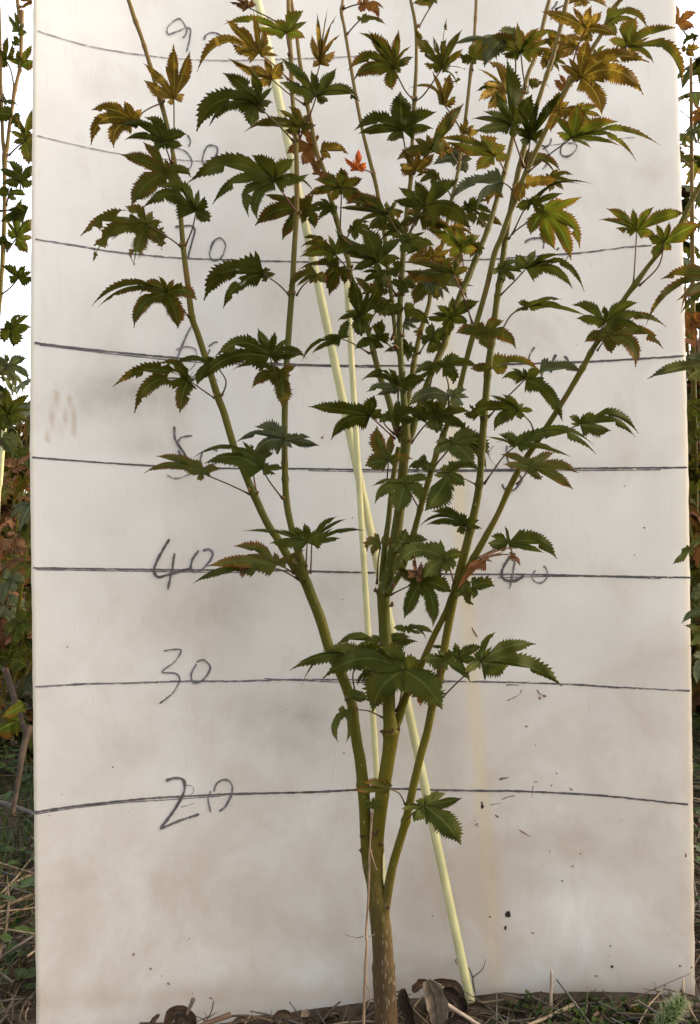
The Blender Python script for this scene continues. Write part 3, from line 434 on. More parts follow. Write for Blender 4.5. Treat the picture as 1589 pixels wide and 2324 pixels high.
NEIGH = """
LEFT
A|r|0|180,60>220,50|290,10|190,80,30,.1;150,-30,60,.1
A|g|0|175,310|170,290|70,130,60,.05;130,95,50,0;245,300,50,.1;215,210,60,0
A|o|0|130,800>100,640|55,540|-60,420,100,.1;70,325,140,0;110,400,80,0;90,500,50,.1;-30,640,80,0
A|l|0|190,640|185,595|160,440,110,0;290,400,150,0;320,560,130,.1;150,600,50,0;60,520,60,.1
A|g|0|160,400|160,400|120,320,50,0;100,370,40,0
A|s|0|30,850|25,910|155,945,50,.15;-40,980,80,.1;60,900,70,0
A|g|0|110,1040|110,1050|-60,1040,110,.1;200,1180,90,.2;180,1080,80,.1
A|o|0|80,1400>150,1330|225,1275|290,980,130,0;130,1040,110,.05;90,1180,90,.1;120,1290,50,.1;260,1480,120,0;380,1230,120,0
A|g|0|180,1720>185,1690|180,1640|60,1450,150,.1;-10,1520,130,.1;300,1480,150,0;20,1650,80,.1;310,1660,90,0
A|g|0|60,1850|80,1750|240,1760,60,.15;150,1800,70,.1;-20,1700,80,0
A|l|0|60,2270>110,2200|155,2140|200,1780,170,0;50,1980,110,.05;70,2060,90,0;310,1970,140,.05;250,2280,120,.1;300,2140,60,0
A|g|0|0,1900|240,1910|0,2000,110,.15;60,1900,90,0;160,1850,60,0
A|g|0|20,2200|70,2170|-30,2180,80,0;60,2260,60,0
B|g|0|10,330>90,270|165,185|20,70,140,.1;230,70,150,.05;300,170,110,0;80,160,100,.1;290,120,90,0
B|g|0|-20,700>0,640|100,640|280,620,120,.1;200,510,50,.3;60,560,110,0;40,760,110,.1;120,800,130,.1;270,510,50,0
B|s|0|-30,1080|60,980|40,860,110,.1;240,900,140,.1;260,1120,60,.35;130,1110,90,.1;-20,1060,80,.1;-60,880,120,.1
B|g|0|-30,1600>0,1500|60,1420|45,1150,130,0;270,1230,180,.1;290,1370,130,.1;-30,1300,130,0;250,1480,130,.2;40,1560,110,.1
B|s|0|-20,1780|20,1620|110,1770,110,.2;-60,1700,120,0;140,1640,70,.1
B|g|0|150,1900>160,1820|180,1740|130,1800,90,.1;260,1760,80,.1;190,1680,80,0;120,1720,60,0
B|d|0|150,1930|140,1880|40,1860,80,.2;230,1900,80,.2;100,1930,70,0;180,1860,70,0
C|d|0|130,330|130,200|20,330,120,.1;170,160,90,0;60,160,90,.1;200,360,90,.15
C|r|0|0,500|0,260|60,300,150,.1;-60,180,120,0;-40,420,120,.1
C|s|0|60,760|100,560|220,600,120,.1;20,560,130,.1;110,700,110,0;20,800,120,0
C|g|0|150,900|180,960|260,860,110,.1;60,1080,120,.1;130,1180,130,0;260,1060,120,.1
C|g|0|50,1400|80,1280|260,1180,190,.05;250,1360,150,.1;-40,1260,150,0;90,1180,90,0
C|l|0|60,1950|170,1840|-60,1960,170,.1;20,1820,70,.05
C|l|0|130,1720|230,1690|15,1815,70,-.05
RIGHT
E|o|0|700,260>640,200|560,190|20,190,120,.15;-115,610,80,.3;160,385,90,.15;200,500,70,.3;560,60,150,0
E|g|0|700,320|560,240|165,385,70,.15;200,495,60,.2;520,420,120,.1
E|s|0|720,1100>620,1000|500,960|-105,1090,150,.1;245,1095,130,.05;250,900,130,0;520,1200,150,.1;480,760,150,0
Q|g|0|600,60>450,180|290,290|125,432,80,.05;285,375,50,0;200,340,50,0
Q|g|0|640,100|450,170|260,310,40,.05;300,290,40,0
Q|s|0|600,900|470,850|205,970,60,.15;380,990,50,.1
Q|g|0|620,1200>560,1080|420,1060|230,985,80,.1;285,1065,40,.1;280,1170,60,.1;380,1000,80,0
Q|s|0|600,1300|420,1260|350,1510,90,.1;310,1250,60,0;440,1400,110,0
BEHIND
D|r|0|260,330|165,212|130,90,90,.05;345,105,90,.1;322,250,110,.1;150,30,40,0;100,200,60,0
D|g|0|300,420|340,330|350,310,40,0;215,415,60,.1;300,370,40,0
D|y|0|300,470|250,440|370,430,70,.05;320,510,80,.1;200,440,50,0
D|o|0|260,1480|195,1430|190,1345,70,0;330,1455,70,.1;190,1480,60,.1;130,1400,90,0
D|r|0|420,1060|370,1020|325,1115,70,.1;300,1030,60,.1;350,960,60,0;420,1100,60,0
D|s|0|340,1280|310,1190|240,1175,60,.1;290,1150,50,0;370,1160,60,.1;300,1270,30,0
E|r|0|360,900>340,720|300,590|225,480,110,.05;370,490,130,.1;150,640,150,.1;240,690,110,.05;380,640,120,.05;330,740,80,0
E|o|0|360,900|370,560|330,480,130,0;300,620,130,.1;420,500,120,0
E|g|0|400,1400|300,1330|270,1290,60,.1;380,1280,110,.1;270,1420,100,.1;360,1440,90,0
E|g|0|380,1700|320,1590|280,1560,70,0;360,1540,100,.1;300,1700,100,.1;400,1640,100,0
Q|s|0|370,620|345,670|310,640,60,0;400,640,80,.1;330,760,80,.1
Q|g|0|400,860|360,780|320,720,90,0;400,700,90,0;320,840,90,.1
"""
for k, x0, y0 in (('A',0,0),('B',0,1000),('C',0,2000),('D',2553,0),('E',2553,1000),('Q',2553,2000)):
    CROP[k] = (x0/1.7074, y0/1.7074, 160/372/1.7074)
# ------------------------------------------------------------------ measuring board (a bent sheet of milky plastic)
def board_Y(x, z, off=0.0):
    d = x-0.03
    return 0.795+0.085*(z-0.45)-(.62 if d < 0 else .52)*d*d-off
def on_board(x, y, off=0.0):
    Y = .78
    for _ in range(12):
        P = at(x, y, Y); Y = board_Y(P.x, P.z, off)
    return at(x, y, Y)
def lerp_tab(tab, q):
    for (a, va), (b, vb) in zip(tab, tab[1:]):
        if q <= b: return va+(vb-va)*max(0, (q-a))/(b-a) if q > a else va
    return tab[-1][1]
EDGE_L = [(-200, 80), (0, 76), (560, 71), (1040, 68), (1500, 74), (2000, 79), (2400, 84)]
EDGE_R = [(-200, 1525), (0, 1532), (470, 1548), (1040, 1562), (1830, 1573), (2400, 1579)]
def board_material():
    m = M('milky_board_plastic', .38, .4); P = m.obj()
    at_ = m.n('Attribute', attribute_name='stain_shade'); sc = m.n('SeparateColor'); m.L.new(at_.outputs['Color'], sc.inputs[0])
    c = m.mix(m.ramp(m.noise(7, 5, .6, P), .42, .72), (.745,.73,.70), (.665,.64,.60))
    c = m.mix(m.math('MULTIPLY', m.ramp(m.noise(17, 4, .65, m.obj((1, 1, .55)), .4), .52, .78), .40, clamp=True), c, (.50,.43,.35))
    c = m.mix(m.math('MULTIPLY', m.ramp(m.noise(90, 4, .7, m.obj((2.5, 1, .4))), .60, .80), .22, clamp=True), c, (.50,.40,.31))
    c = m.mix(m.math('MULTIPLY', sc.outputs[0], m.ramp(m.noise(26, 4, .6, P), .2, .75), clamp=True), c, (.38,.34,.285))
    c = m.mix(m.math('MULTIPLY', sc.outputs[1], .55, clamp=True), c, (.80,.66,.40))
    c = m.mix(m.math('MULTIPLY', sc.outputs[2], .7, clamp=True), c, (.46,.31,.19))
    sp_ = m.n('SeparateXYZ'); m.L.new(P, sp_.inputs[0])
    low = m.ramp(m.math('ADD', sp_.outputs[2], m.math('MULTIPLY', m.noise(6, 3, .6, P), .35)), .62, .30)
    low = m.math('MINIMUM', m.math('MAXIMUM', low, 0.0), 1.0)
    grime_shade = m.math('MULTIPLY', low, m.ramp(m.noise(11, 5, .7, P, .5), .30, .62), clamp=True)  # mottled grime that also paints in the shade towards the board foot
    c = m.mix(m.math('MULTIPLY', grime_shade, .55), c, (.50,.42,.33))
    scr = m.noise(60, 2, .5, m.obj((9, 1, .5)), .3)
    c = m.mix(m.math('MULTIPLY', m.ramp(scr, .71, .76), .25, clamp=True), c, (.42,.33,.24))
    m.base(c); m.bump(m.noise(16, 3, .5, P), .12, .004)
    m.transl(c, .42); return m.m
def build_board():
    NX, NY = 150, 220
    vs = []; uvs = []; cols = []
    blobs = [(280, 905, 150, 60, .55), (330, 860, 90, 60, .35), (340, 1010, 120, 28, .45), (470, 1400, 110, 70, .34), (760, 1330, 110, 90, .25), (640, 1640, 110, 60, .45),  # smudges: stains, plus painted shadows of leaves behind the board
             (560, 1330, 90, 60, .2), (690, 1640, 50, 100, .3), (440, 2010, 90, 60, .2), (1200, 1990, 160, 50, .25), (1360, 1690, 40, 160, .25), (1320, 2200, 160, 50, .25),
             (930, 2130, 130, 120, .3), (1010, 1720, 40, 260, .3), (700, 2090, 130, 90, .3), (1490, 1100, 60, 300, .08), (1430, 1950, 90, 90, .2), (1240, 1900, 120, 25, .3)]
    for j in range(NY+1):
        y = -120+(2440+120)*j/NY
        xl, xr = lerp_tab(EDGE_L, y), lerp_tab(EDGE_R, y)
        for i in range(NX+1):
            x = xl+(xr-xl)*i/NX
            P = on_board(x, y)
            if i in (0, NX): P.x += .0006*noise.noise(Vector((P.z*60, i, 0)))
            vs.append(P)
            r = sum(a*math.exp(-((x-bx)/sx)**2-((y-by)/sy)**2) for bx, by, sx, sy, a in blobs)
            xs = 1000+(y-600)*.078
            g = .8*math.exp(-((x-xs)/17)**2)*min(1, max(0, (y-500)/500))
            e = math.exp(-((x-xl)/9)**2)+.9*math.exp(-((xr-x)/10)**2)*min(1, max(.25, (y-500)/500))
            g += .75*e
            b = 0
            for q, (ax, ay, ex, ey) in enumerate(((1110,1760,1300,1610),(1420,1580,1500,1700),(1300,1560,1560,1470),(130,890,108,1000),(160,900,140,980),(170,930,166,985))):
                t = max(0, min(1, ((x-ax)*(ex-ax)+(y-ay)*(ey-ay))/((ex-ax)**2+(ey-ay)**2))); d = math.hypot(x-ax-t*(ex-ax), y-ay-t*(ey-ay))
                b += (.16 if q < 3 else .8)*math.exp(-(d/(13 if q < 3 else 4))**2)
            b += .35*(1+noise.noise(Vector((x*.02, y*.02, 5))))*math.exp(-((y-2250-abs(x-1000)*.02)/22)**2)
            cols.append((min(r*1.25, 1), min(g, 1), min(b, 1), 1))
    fs = [(j*(NX+1)+i, (j+1)*(NX+1)+i, (j+1)*(NX+1)+i+1, j*(NX+1)+i+1) for j in range(NY) for i in range(NX)]
    root = empty('measuring_board', on_board(W/2, 2300), 'tall milky white plastic board with hand-drawn height lines behind the maple', 'measuring board')
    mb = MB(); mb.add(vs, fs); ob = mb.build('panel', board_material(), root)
    ca = ob.data.color_attributes.new('stain_shade', 'FLOAT_COLOR', 'POINT')
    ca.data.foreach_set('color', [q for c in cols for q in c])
    so = ob.modifiers.new('thickness', 'SOLIDIFY'); so.thickness = .004; so.offset = -1
    return root
BOARD = build_board()

def ink(name, colr, cover, scale=70):
    m = M(name, .6, .3)
    c = m.mix(m.ramp(m.noise(50, 3, .6, m.obj()), .3, .7), colr, tuple(q*2.2+.02 for q in colr)); m.base(c)
    uvn = m.n('UVMap').outputs[0]; sp = m.n('SeparateXYZ'); m.L.new(uvn, sp.inputs[0])
    u = m.math('ABSOLUTE', m.math('SUBTRACT', m.math('MULTIPLY', sp.outputs[0], 2.0), 1.0))
    comb = m.n('CombineXYZ'); m.L.new(m.math('MULTIPLY', sp.outputs[0], 2.2), comb.inputs[0]); m.L.new(m.math('MULTIPLY', sp.outputs[1], scale), comb.inputs[1])
    n = m.noise(1.0, 4, .75, comb.outputs[0])
    n2 = m.noise(60, 3, .7, m.obj())
    miss = m.ramp(m.math('ADD', m.math('ADD', n, m.math('MULTIPLY', n2, .5)), m.math('MULTIPLY', m.math('POWER', u, 3.0), .28)), cover-.06, cover+.08)
    miss = m.math('MINIMUM', m.math('MAXIMUM', miss, 0.0), 1.0)
    m.L.new(m.b.outputs[0], m.out.inputs[0]); m.cut(miss); return m.m
INK = ink('marker_ink', (.036,.032,.032), .90)
INK_W = ink('worn_marker_ink', (.055,.050,.055), .85)
INK_F = ink('faded_marker_ink', (.12,.10,.105), .80)
DIRT = simple('dried_mud', (.13,.045,.018), (.26,.10,.04), 300, .9)
DIRTK = simple('dark_speck', (.012,.010,.010), (.03,.02,.018), 300, .9)
def ribbon(mb, P, w, off, sm=5, taper=True):
    P = [p if len(p) > 2 else (p[0], p[1], 1.0) for p in P]
    Q = catmull(P, sm) if len(P) > 2 else [tuple(a+(b-a)*t/8 for a, b in zip(P[0], P[1])) for t in range(9)]
    if len(Q) < 3: return
    vs = []; uv = []; L = 0
    for i, (x, y, k) in enumerate(Q):
        a = Q[max(i-1, 0)]; b = Q[min(i+1, len(Q)-1)]; dx, dy = b[0]-a[0], b[1]-a[1]; l = math.hypot(dx, dy) or 1
        if i: L += math.hypot(x-Q[i-1][0], y-Q[i-1][1])
        hw = w*k/2*(1+.10*math.sin(L*.31)+.08*math.sin(L*.13+2))
        if taper and (i == 0 or i == len(Q)-1): hw *= .55
        for s in (-1, 0, 1):
            vs.append(on_board(x-dy/l*hw*s, y+dx/l*hw*s, off)); uv.append(((s+1)/2, L/1500.0))
    fs = [(i*3+k, i*3+k+1, (i+1)*3+k+1, (i+1)*3+k) for i in range(len(Q)-1) for k in (0, 1)]
    mb.add(vs, fs, uv)
RULES = [
 (90, INK_F, 4.5, 'V', ['85,70 176,98 270,117 360,129 440,135 520,137 620,135 762,130 916,122', '1297,79 1342,72']),
 (80, INK_F, 4, 'V', ['85,308 176,330 260,347 320,357 400,362 470,366 700,370', '1240,331 1330,320 1440,312']),
 (70, INK_W, 5.5, 'V', ['80,543 176,558 270,573 400,585 500,589 660,594 750,595 900,595 1070,590 1170,585 1263,578 1329,573 1416,562 1479,557']),
 (60, INK, 5.5, 'V', ['78,778 176,790 300,803 400,812 520,820 700,828 860,830 1000,829 1100,828 1213,825 1355,820 1552,808']),
 (50, INK, 5.0, 'V', ['73,1038 234,1050 400,1060 527,1063 700,1064 820,1066 1000,1067 1171,1066 1330,1063 1450,1062 1560,1061']),
 (40, INK, 5, 'V', ['75,1289 234,1291 400,1293 640,1295 760,1298 860,1300 1000,1303 1200,1304 1400,1308 1570,1311']),
 (30, INK_W, 5.5, 'V', ['80,1559 200,1552 300,1550 420,1546 530,1546 640,1543 790,1543 1000,1546 1130,1548 1290,1553 1400,1560 1566,1568']),
 (20, INK, 5.5, 'V', ['76,1844 159,1831 275,1818 365,1810 464,1805 527,1802 703,1798 800,1793 891,1790 998,1793 1116,1795 1155,1795 1232,1798 1357,1805 1458,1815 1562,1826']),
]
RULES.append((0, INK_W, 3.5, 'V', ['80,1848 160,1835 275,1822 365,1816 500,1807', '90,783 300,808 500,825 860,834', '600,1540 760,1548 900,1549', '82,1293 300,1296 560,1300', '1130,1311 1300,1308 1500,1313', '700,1068 900,1071 1300,1068 1500,1066']))
for q, im, w, c, strokes in RULES:
    for i, s in enumerate(strokes):
        mb = MB(); ribbon(mb, [cp(p, c) for p in s.split()], w, .00035+.00004*(q % 7), 8, False)
        mb.build('height_line', im, BOARD)
DIGITS = [
 (INK_W, 5.5, 'a', ['960,240 900,165 840,190 790,250 800,300 870,280 960,245 950,310 925,330', '960,245 995,260 985,350 960,460']),
 (INK_W, 5, 'a', ['1115,350 1130,310 1180,285 1240,300 1265,350 1250,410', '1140,380 1120,490']),
 (INK_W, 5, 'a', ['965,1185 995,1240 980,1290', '860,1300 950,1330 1005,1410 995,1470 950,1500']),
 (INK_W, 5.5, 'a', ['1190,1275 1140,1290 1105,1370 1100,1430 1150,1425 1220,1370 1230,1300 1190,1275']),
 (INK, 6, 'e', ['860,408 925,400 1000,398 1033,440 1005,550 970,685']),
 (INK_W, 6, 'e', ['1185,560 1215,520 1260,505 1300,560 1280,650 1240,695 1185,697 1163,640 1190,545']),
 (INK_W, 6, 'e', ['1000,1280 930,1430 880,1560 860,1640']),
 (INK_F, 5, 'e', ['870,1490 960,1460 1040,1490 1045,1590 980,1670 900,1690']),
 (INK_W, 6, 'e', ['1155,1465 1200,1425 1235,1420', '1165,1480 1140,1550', '1300,1440 1312,1500 1280,1580 1210,1640 1170,1650']),
 (INK, 7, 'i', ['625,572 635,690 700,790 755,880 790,930']),
 (INK_W, 6.5, 'i', ['660,712 680,675 720,660 785,655', '660,780 700,880 725,920']),
 (INK_F, 6, 'i', ['790,975 700,1018 620,1028 560,1000']),
 (INK_W, 6.5, 'i', ['870,800 855,880 880,940 950,930 1000,880', '920,775 960,770 1005,790']),
 (INK, 7, 'V', ['385,1223 362,1262 350,1293 358,1309 380,1305 430,1290', '396,1255 391,1290 381,1338']),
 (INK_W, 7, 'V', ['451,1249 436,1272 434,1294 450,1298 468,1284 483,1260 475,1247 460,1250']),
 (INK_W, 5, 'V', ['372,1478 390,1474 411,1476 398,1500 368,1525 398,1528 408,1545 390,1575 362,1597']),
 (INK_W, 6, 'V', ['446,1507 434,1530 438,1548 455,1547 472,1530 477,1512 462,1498 446,1503']),
 (INK, 7.5, 'p', ['1135,222 1200,202 1258,222 1255,310 1180,440 1095,552']),
 (INK, 7, 'p', ['1095,552 1230,495 1365,450']),
 (INK_F, 3.5, 'p', ['1265,255 1310,255 1325,290 1300,325', '1235,405 1330,375']),
 (INK_W, 6.5, 'p', ['1440,290 1425,350 1440,440']),
 (INK_W, 6.5, 'p', ['1465,300 1480,245 1530,215 1580,235 1585,310 1540,400 1500,430']),
 (INK_W, 6, 'd', ['355,8 335,50 305,80', '325,125 295,170']),
 (INK_W, 6, 'd', ['150,1212 200,1248 275,1272', '300,1190 290,1245 225,1290']),
 (INK_F, 6, 'd', ['240,1275 285,1340 260,1420 225,1465']),
 (INK_W, 6, 'd', ['415,1220 388,1275 388,1335 440,1352 505,1310 527,1262 500,1235 450,1238']),
 (INK_W, 7, 'h', ['75,540 110,508 160,497 225,500 240,530 232,590']),
 (INK_W, 6, 'h', ['350,605 370,578', '400,575 430,570']), (INK_F, 4, 'h', ['455,625 445,665 420,685']),
 (INK_W, 7, 'h', ['158,1435 122,1500 100,1580']), (INK_W, 7, 'h', ['85,1755 110,1755 130,1715']),
 (INK, 7, 'h', ['345,1500 315,1565 300,1660']), (INK_W, 7, 'h', ['415,1515 452,1560 440,1615']),
 (INK_F, 4, 'k', ['1165,740 1125,800 1140,870 1210,945']),
 (INK_W, 6.5, 'k', ['1300,755 1330,745', '1280,740 1280,830 1310,920 1390,1000 1408,1050 1350,1125 1290,1138 1250,1110 1240,1078']),
 (INK_W, 6.5, 'k', ['1510,950 1525,1000 1560,1020 1600,1015']),
 (INK, 8, 'n', ['1150,305 1095,390 1080,450 1105,490 1170,498 1225,478 1248,455']), (INK_W, 7, 'n', ['1190,310 1165,440 1140,560']),
 (INK_F, 6, 'n', ['1340,415 1312,460 1340,508 1390,512 1432,465 1425,405 1400,385']),
 (INK_F, 6, 'n', ['1115,1303 1160,1298 1215,1300']), (INK_F, 4, 'n', ['1232,1330 1215,1375 1120,1422']), (INK_F, 5, 'n', ['1350,1335 1375,1368 1415,1380']),
 (INK_W, 6, 'q', ['235,212 260,203 298,196']), (INK_F, 4, 'q', ['250,348 290,328 340,320']), (INK_F, 4, 'q', ['470,228 495,226']), (INK_F, 3, 'q', ['462,250 457,335']), (INK_F, 3, 'q', ['170,382 250,368'])]
for im, w, c, strokes in DIGITS:
    mb = MB()
    for i, s in enumerate(strokes): ribbon(mb, [cp(p, c) for p in s.split()], w, .0009+.00008*i)
    mb.build('handwritten_digit', im, BOARD)
def blot(mb, x, y, rx, ry, a=0, off=.0006, seed=0):
    r_ = random.Random(seed); n = 14; ks = [1+r_.uniform(-.35, .35) for _ in range(n)]
    vs = [on_board(x, y, off+.0012)]
    for i in range(n):
        t = 2*math.pi*i/n; dx, dy = rx*ks[i]*math.cos(t), ry*ks[i]*math.sin(t)
        vs.append(on_board(x+dx*math.cos(a)-dy*math.sin(a), y+dx*math.sin(a)+dy*math.cos(a), off))
    mb.add(vs, [(0, 1+i, 1+(i+1) % n) for i in range(n)])
specks_k = [('q:120,392',3.2,6,0),('q:117,366',2.2,2.6,0),('q:85,510',1.5,2,0),('q:90,525',1.3,2,0),('q:70,485',1,1,0),('q:74,515',1,1.3,0),('q:292,1120',6,8,.2),('q:276,1210',3,6,0),('q:995,1472',3.2,3.5,.5),('q:985,1333',1.6,2.4,0),('q:1353,1600',1.6,1.8,0),('p:772,128',2,1.6,.2),
            ('f:598,1578',0,0,0),('j:1058,332',1.2,2.2,0),('b:597,1578',4.6,1.8,0),('q:1060,485',1,1,0),('q:973,1400',1,1,0),('f:1213,1556',1,1,0),('h:525,1415',1.2,.8,0),('V:153,1468',1.5,2,0)]
specks_b = [('q:587,250',2.4,1.8,0),('q:720,277',4.5,1.6,.7),('q:622,168',2.6,1.5,.7),('q:220,458',5,1.6,.7),('q:400,568',15,1.1,.55),('q:575,695',1.6,1.2,0),('q:782,711',1.8,1.6,0),('q:729,795',2.3,1.8,1),('q:659,895',2,2,0),('q:1493,722',2.2,4,0),('q:172,1137',2,2,0),('q:460,1245',4,1.6,.6),('q:1455,1468',3,2.4,0),('q:1533,1477',2,2.4,0),('q:890,1535',3,2,0),
            ('n:873,897',13,1.9,1.05),('n:1375,1400',2.6,3.6,-.3),('n:1412,1383',4,2.8,0),('n:1270,1618',2.8,1.8,0),('n:1432,1200',1.4,1.6,0),('n:1342,1762',1.5,1.3,0),('p:915,1408',2.5,2.8,0),('p:1032,1507',2.4,2.3,0),('p:1107,1557',2.2,1,1),('p:1153,1610',3.4,2.2,.8),('p:1295,1302',1.4,1.4,0),('p:1318,1675',1.3,1.3,0),('p:420,315',1.2,1.2,0),('p:342,460',1.6,1.2,0),('p:880,432',1,1,0),
            ('l:937,1079',1.6,1.3,0),('l:1109,1438',2.6,2,0),('l:1023,1671',1.5,1.3,0),('l:1027,1252',1,.8,0),('o:264,237',2,1.8,0),('o:945,1490',1.7,1.6,0),('o:1388,1495',2,2,0),('o:796,1205',1.3,1.2,0),('o:1440,720',4,1.4,.7),('m:813,1487',1.3,1.3,0),('m:1250,642',1.6,1.3,0),('j:792,670',2.5,3,0),('j:1058,1375',1,1.5,0),('m:132,1560',1.2,1.2,0),('k:765,1075',6,.9,.75)]
mb = MB()
for i, (s, rx, ry, a) in enumerate(specks_k):
    if rx: mb = MB(); blot(mb, *cp(s, 'V'), rx, ry, a, seed=i); mb.build('mud_speck', DIRTK, BOARD)
for i, (s, rx, ry, a) in enumerate(specks_b):
    mb = MB(); blot(mb, *cp(s, 'V'), rx, ry, a, seed=i+50); mb.build('mud_speck', DIRT, BOARD)
mb = MB()
r_ = random.Random(5)
for i in range(26): blot(mb, r_.uniform(120, 1540), r_.uniform(1300, 2240), r_.uniform(.5, 1.1), r_.uniform(.5, 1), r_.uniform(0, 3), seed=200+i)
mb.build('fine_dust_specks', DIRT, BOARD)['kind'] = 'stuff'

# ------------------------------------------------------------------ leaf blades
def prof(t, blunt=0.0):
    if t < .46: return .56+.44*math.sin(t/.46*math.pi/2)**1.3
    q = (1-t)/.54; return min(1.0, math.sin(q*math.pi/2)**.82)*(1-.52*math.exp(-((q-.10)/.20)**2))
def blade(mb, c, lobes, mp, mi=0, seed=0, tooth=7.0, coarse=False, amp=.15, web=1.0, bite=0.0):
    """c: centre (2-D); lobes: [(tx,ty,width,bend)]; mp(x, y, lobe_index, t, u) -> world point"""
    r_ = random.Random(seed); info = []
    for k, (tx, ty, w, b) in enumerate(lobes):
        dx, dy = tx-c[0], ty-c[1]; L = math.hypot(dx, dy) or 1
        nx, ny = dy/L, -dx/L
        if ny > 0: nx, ny = -nx, -ny
        bb = b*L*1.0
        ctrl = (c[0]+dx*.5+nx*bb*1.15, c[1]+dy*.5+ny*bb*1.15)
        a0 = math.atan2(ctrl[1]-c[1], ctrl[0]-c[0])
        info.append([a0, L, w, ctrl, (tx, ty), k])
    def bez(q, t):
        u = 1-t; ct, tp = q[3], q[4]
        return (u*u*c[0]+2*u*t*ct[0]+t*t*tp[0], u*u*c[1]+2*u*t*ct[1]+t*t*tp[1])
    for q in info:
        m_ = bez(q, .34); q[0] = math.atan2(m_[1]-c[1], m_[0]-c[0])
    info.sort(key=lambda q: q[0])
    n = len(info)
    for i, (a0, L, w, ct, tp, k) in enumerate(info):
        gp = (info[(i+1) % n][0]-a0) % (2*math.pi) if n > 1 else 6; gm = (a0-info[i-1][0]) % (2*math.pi) if n > 1 else 6
        gp = 6.0 if gp < 1e-4 else gp; gm = 6.0 if gm < 1e-4 else gm
        beta = {-1: a0-min(gm/2, 1.15), 1: a0+min(gp/2, 1.15)}
        def M2(t): return bez((0, 0, 0, ct, tp), t)
        def D2(t):
            dx = 2*(1-t)*(ct[0]-c[0])+2*t*(tp[0]-ct[0]); dy = 2*(1-t)*(ct[1]-c[1])+2*t*(tp[1]-ct[1]); l = math.hypot(dx, dy) or 1
            return dx/l, dy/l
        def clip(m_, d, side):
            """largest half width before the edge meets the line shared with the neighbouring lobe"""
            bx, by_ = math.cos(beta[side]), math.sin(beta[side]); px_, py_ = m_[0]-c[0], m_[1]-c[1]
            nx, ny = -d[1]*side, d[0]*side
            den = bx*ny-by_*nx; num = -(bx*py_-by_*px_)
            if abs(den) < 1e-4: return 1e9
            h = num/den; r = math.hypot(px_, py_)
            if h < 0: return 1e9 if den*side < 0 else max(.25*r, 0)
            return h+.5
        nt = 5 if coarse else max(6, min(20, int(L/tooth))); ns = nt*2+1
        hwm = {sd_: min(w/2, 1.32*clip(M2(.36), D2(.34), sd_)) for sd_ in (-1, 1)}
        vs = []; uv = []; ph = r_.uniform(0, 6); cut = {}
        for side in (-1, 1):
            if r_.random() < bite:
                b0 = r_.randint(ns//3, max(ns//3, ns-4)); dep = r_.uniform(.25, .7)
                for z_ in range(r_.randint(1, 3)): cut[(b0+z_, side)] = dep*r_.uniform(.8, 1.3)
        asy = {-1: r_.uniform(.86, 1.12), 1: r_.uniform(.86, 1.12)}
        for s in range(ns):
            t = min(s/(ns-1), 1.0)
            for side in (-1, 1):
                tt = t; k_ = 1.0; hw = hwm[side]*(prof(t)+web*1.6*max(0, 1-t/.30))*(1+.08*math.sin(t*8+ph+side*1.4))*asy[side]*min(1, cut.get((s, side), 1))
                lm = clip(M2(t), D2(t), side)
                if hw < lm and 0 < s < ns-1:
                    if s % 2: tt = min(1, t+(.9 if not coarse else .6)/(ns-1)*1.0); k_ = 1+amp*r_.uniform(.2, 1.7); tt = min(1, tt+r_.uniform(-.3, .3)/(ns-1))
                    else: tt = max(0, t-.15/(ns-1)); k_ = 1-amp*r_.uniform(.4, 1.5)
                hw = min(hw*k_, lm)
                if s in (0, ns-1): hw = 0
                m_ = M2(tt); d = D2(tt)
                ex, ey = m_[0]-d[1]*hw*side, m_[1]+d[0]*hw*side
                mm = M2(t); dm = D2(t); h2 = min(hwm[side]*(prof(t)+web*1.6*max(0, 1-t/.30)), clip(mm, dm, side))*.5*(0 if s in (0, ns-1) else 1)
                ix, iy = mm[0]-dm[1]*h2*side, mm[1]+dm[0]*h2*side
                if side < 0:
                    vs += [mp(ex, ey, k, tt, -1.0), mp(ix, iy, k, t, -.5), mp(mm[0], mm[1], k, t, 0.0)]; uv += [(0, tt), (.25, t), (.5, t)]
                else:
                    vs += [mp(ix, iy, k, t, .5), mp(ex, ey, k, tt, 1.0)]; uv += [(.75, t), (1, tt)]
        fs = [(s*5+q, s*5+q+1, (s+1)*5+q+1, (s+1)*5+q) for s in range(ns-1) for q in range(4)]
        mb.add(vs, fs, uv, mi)

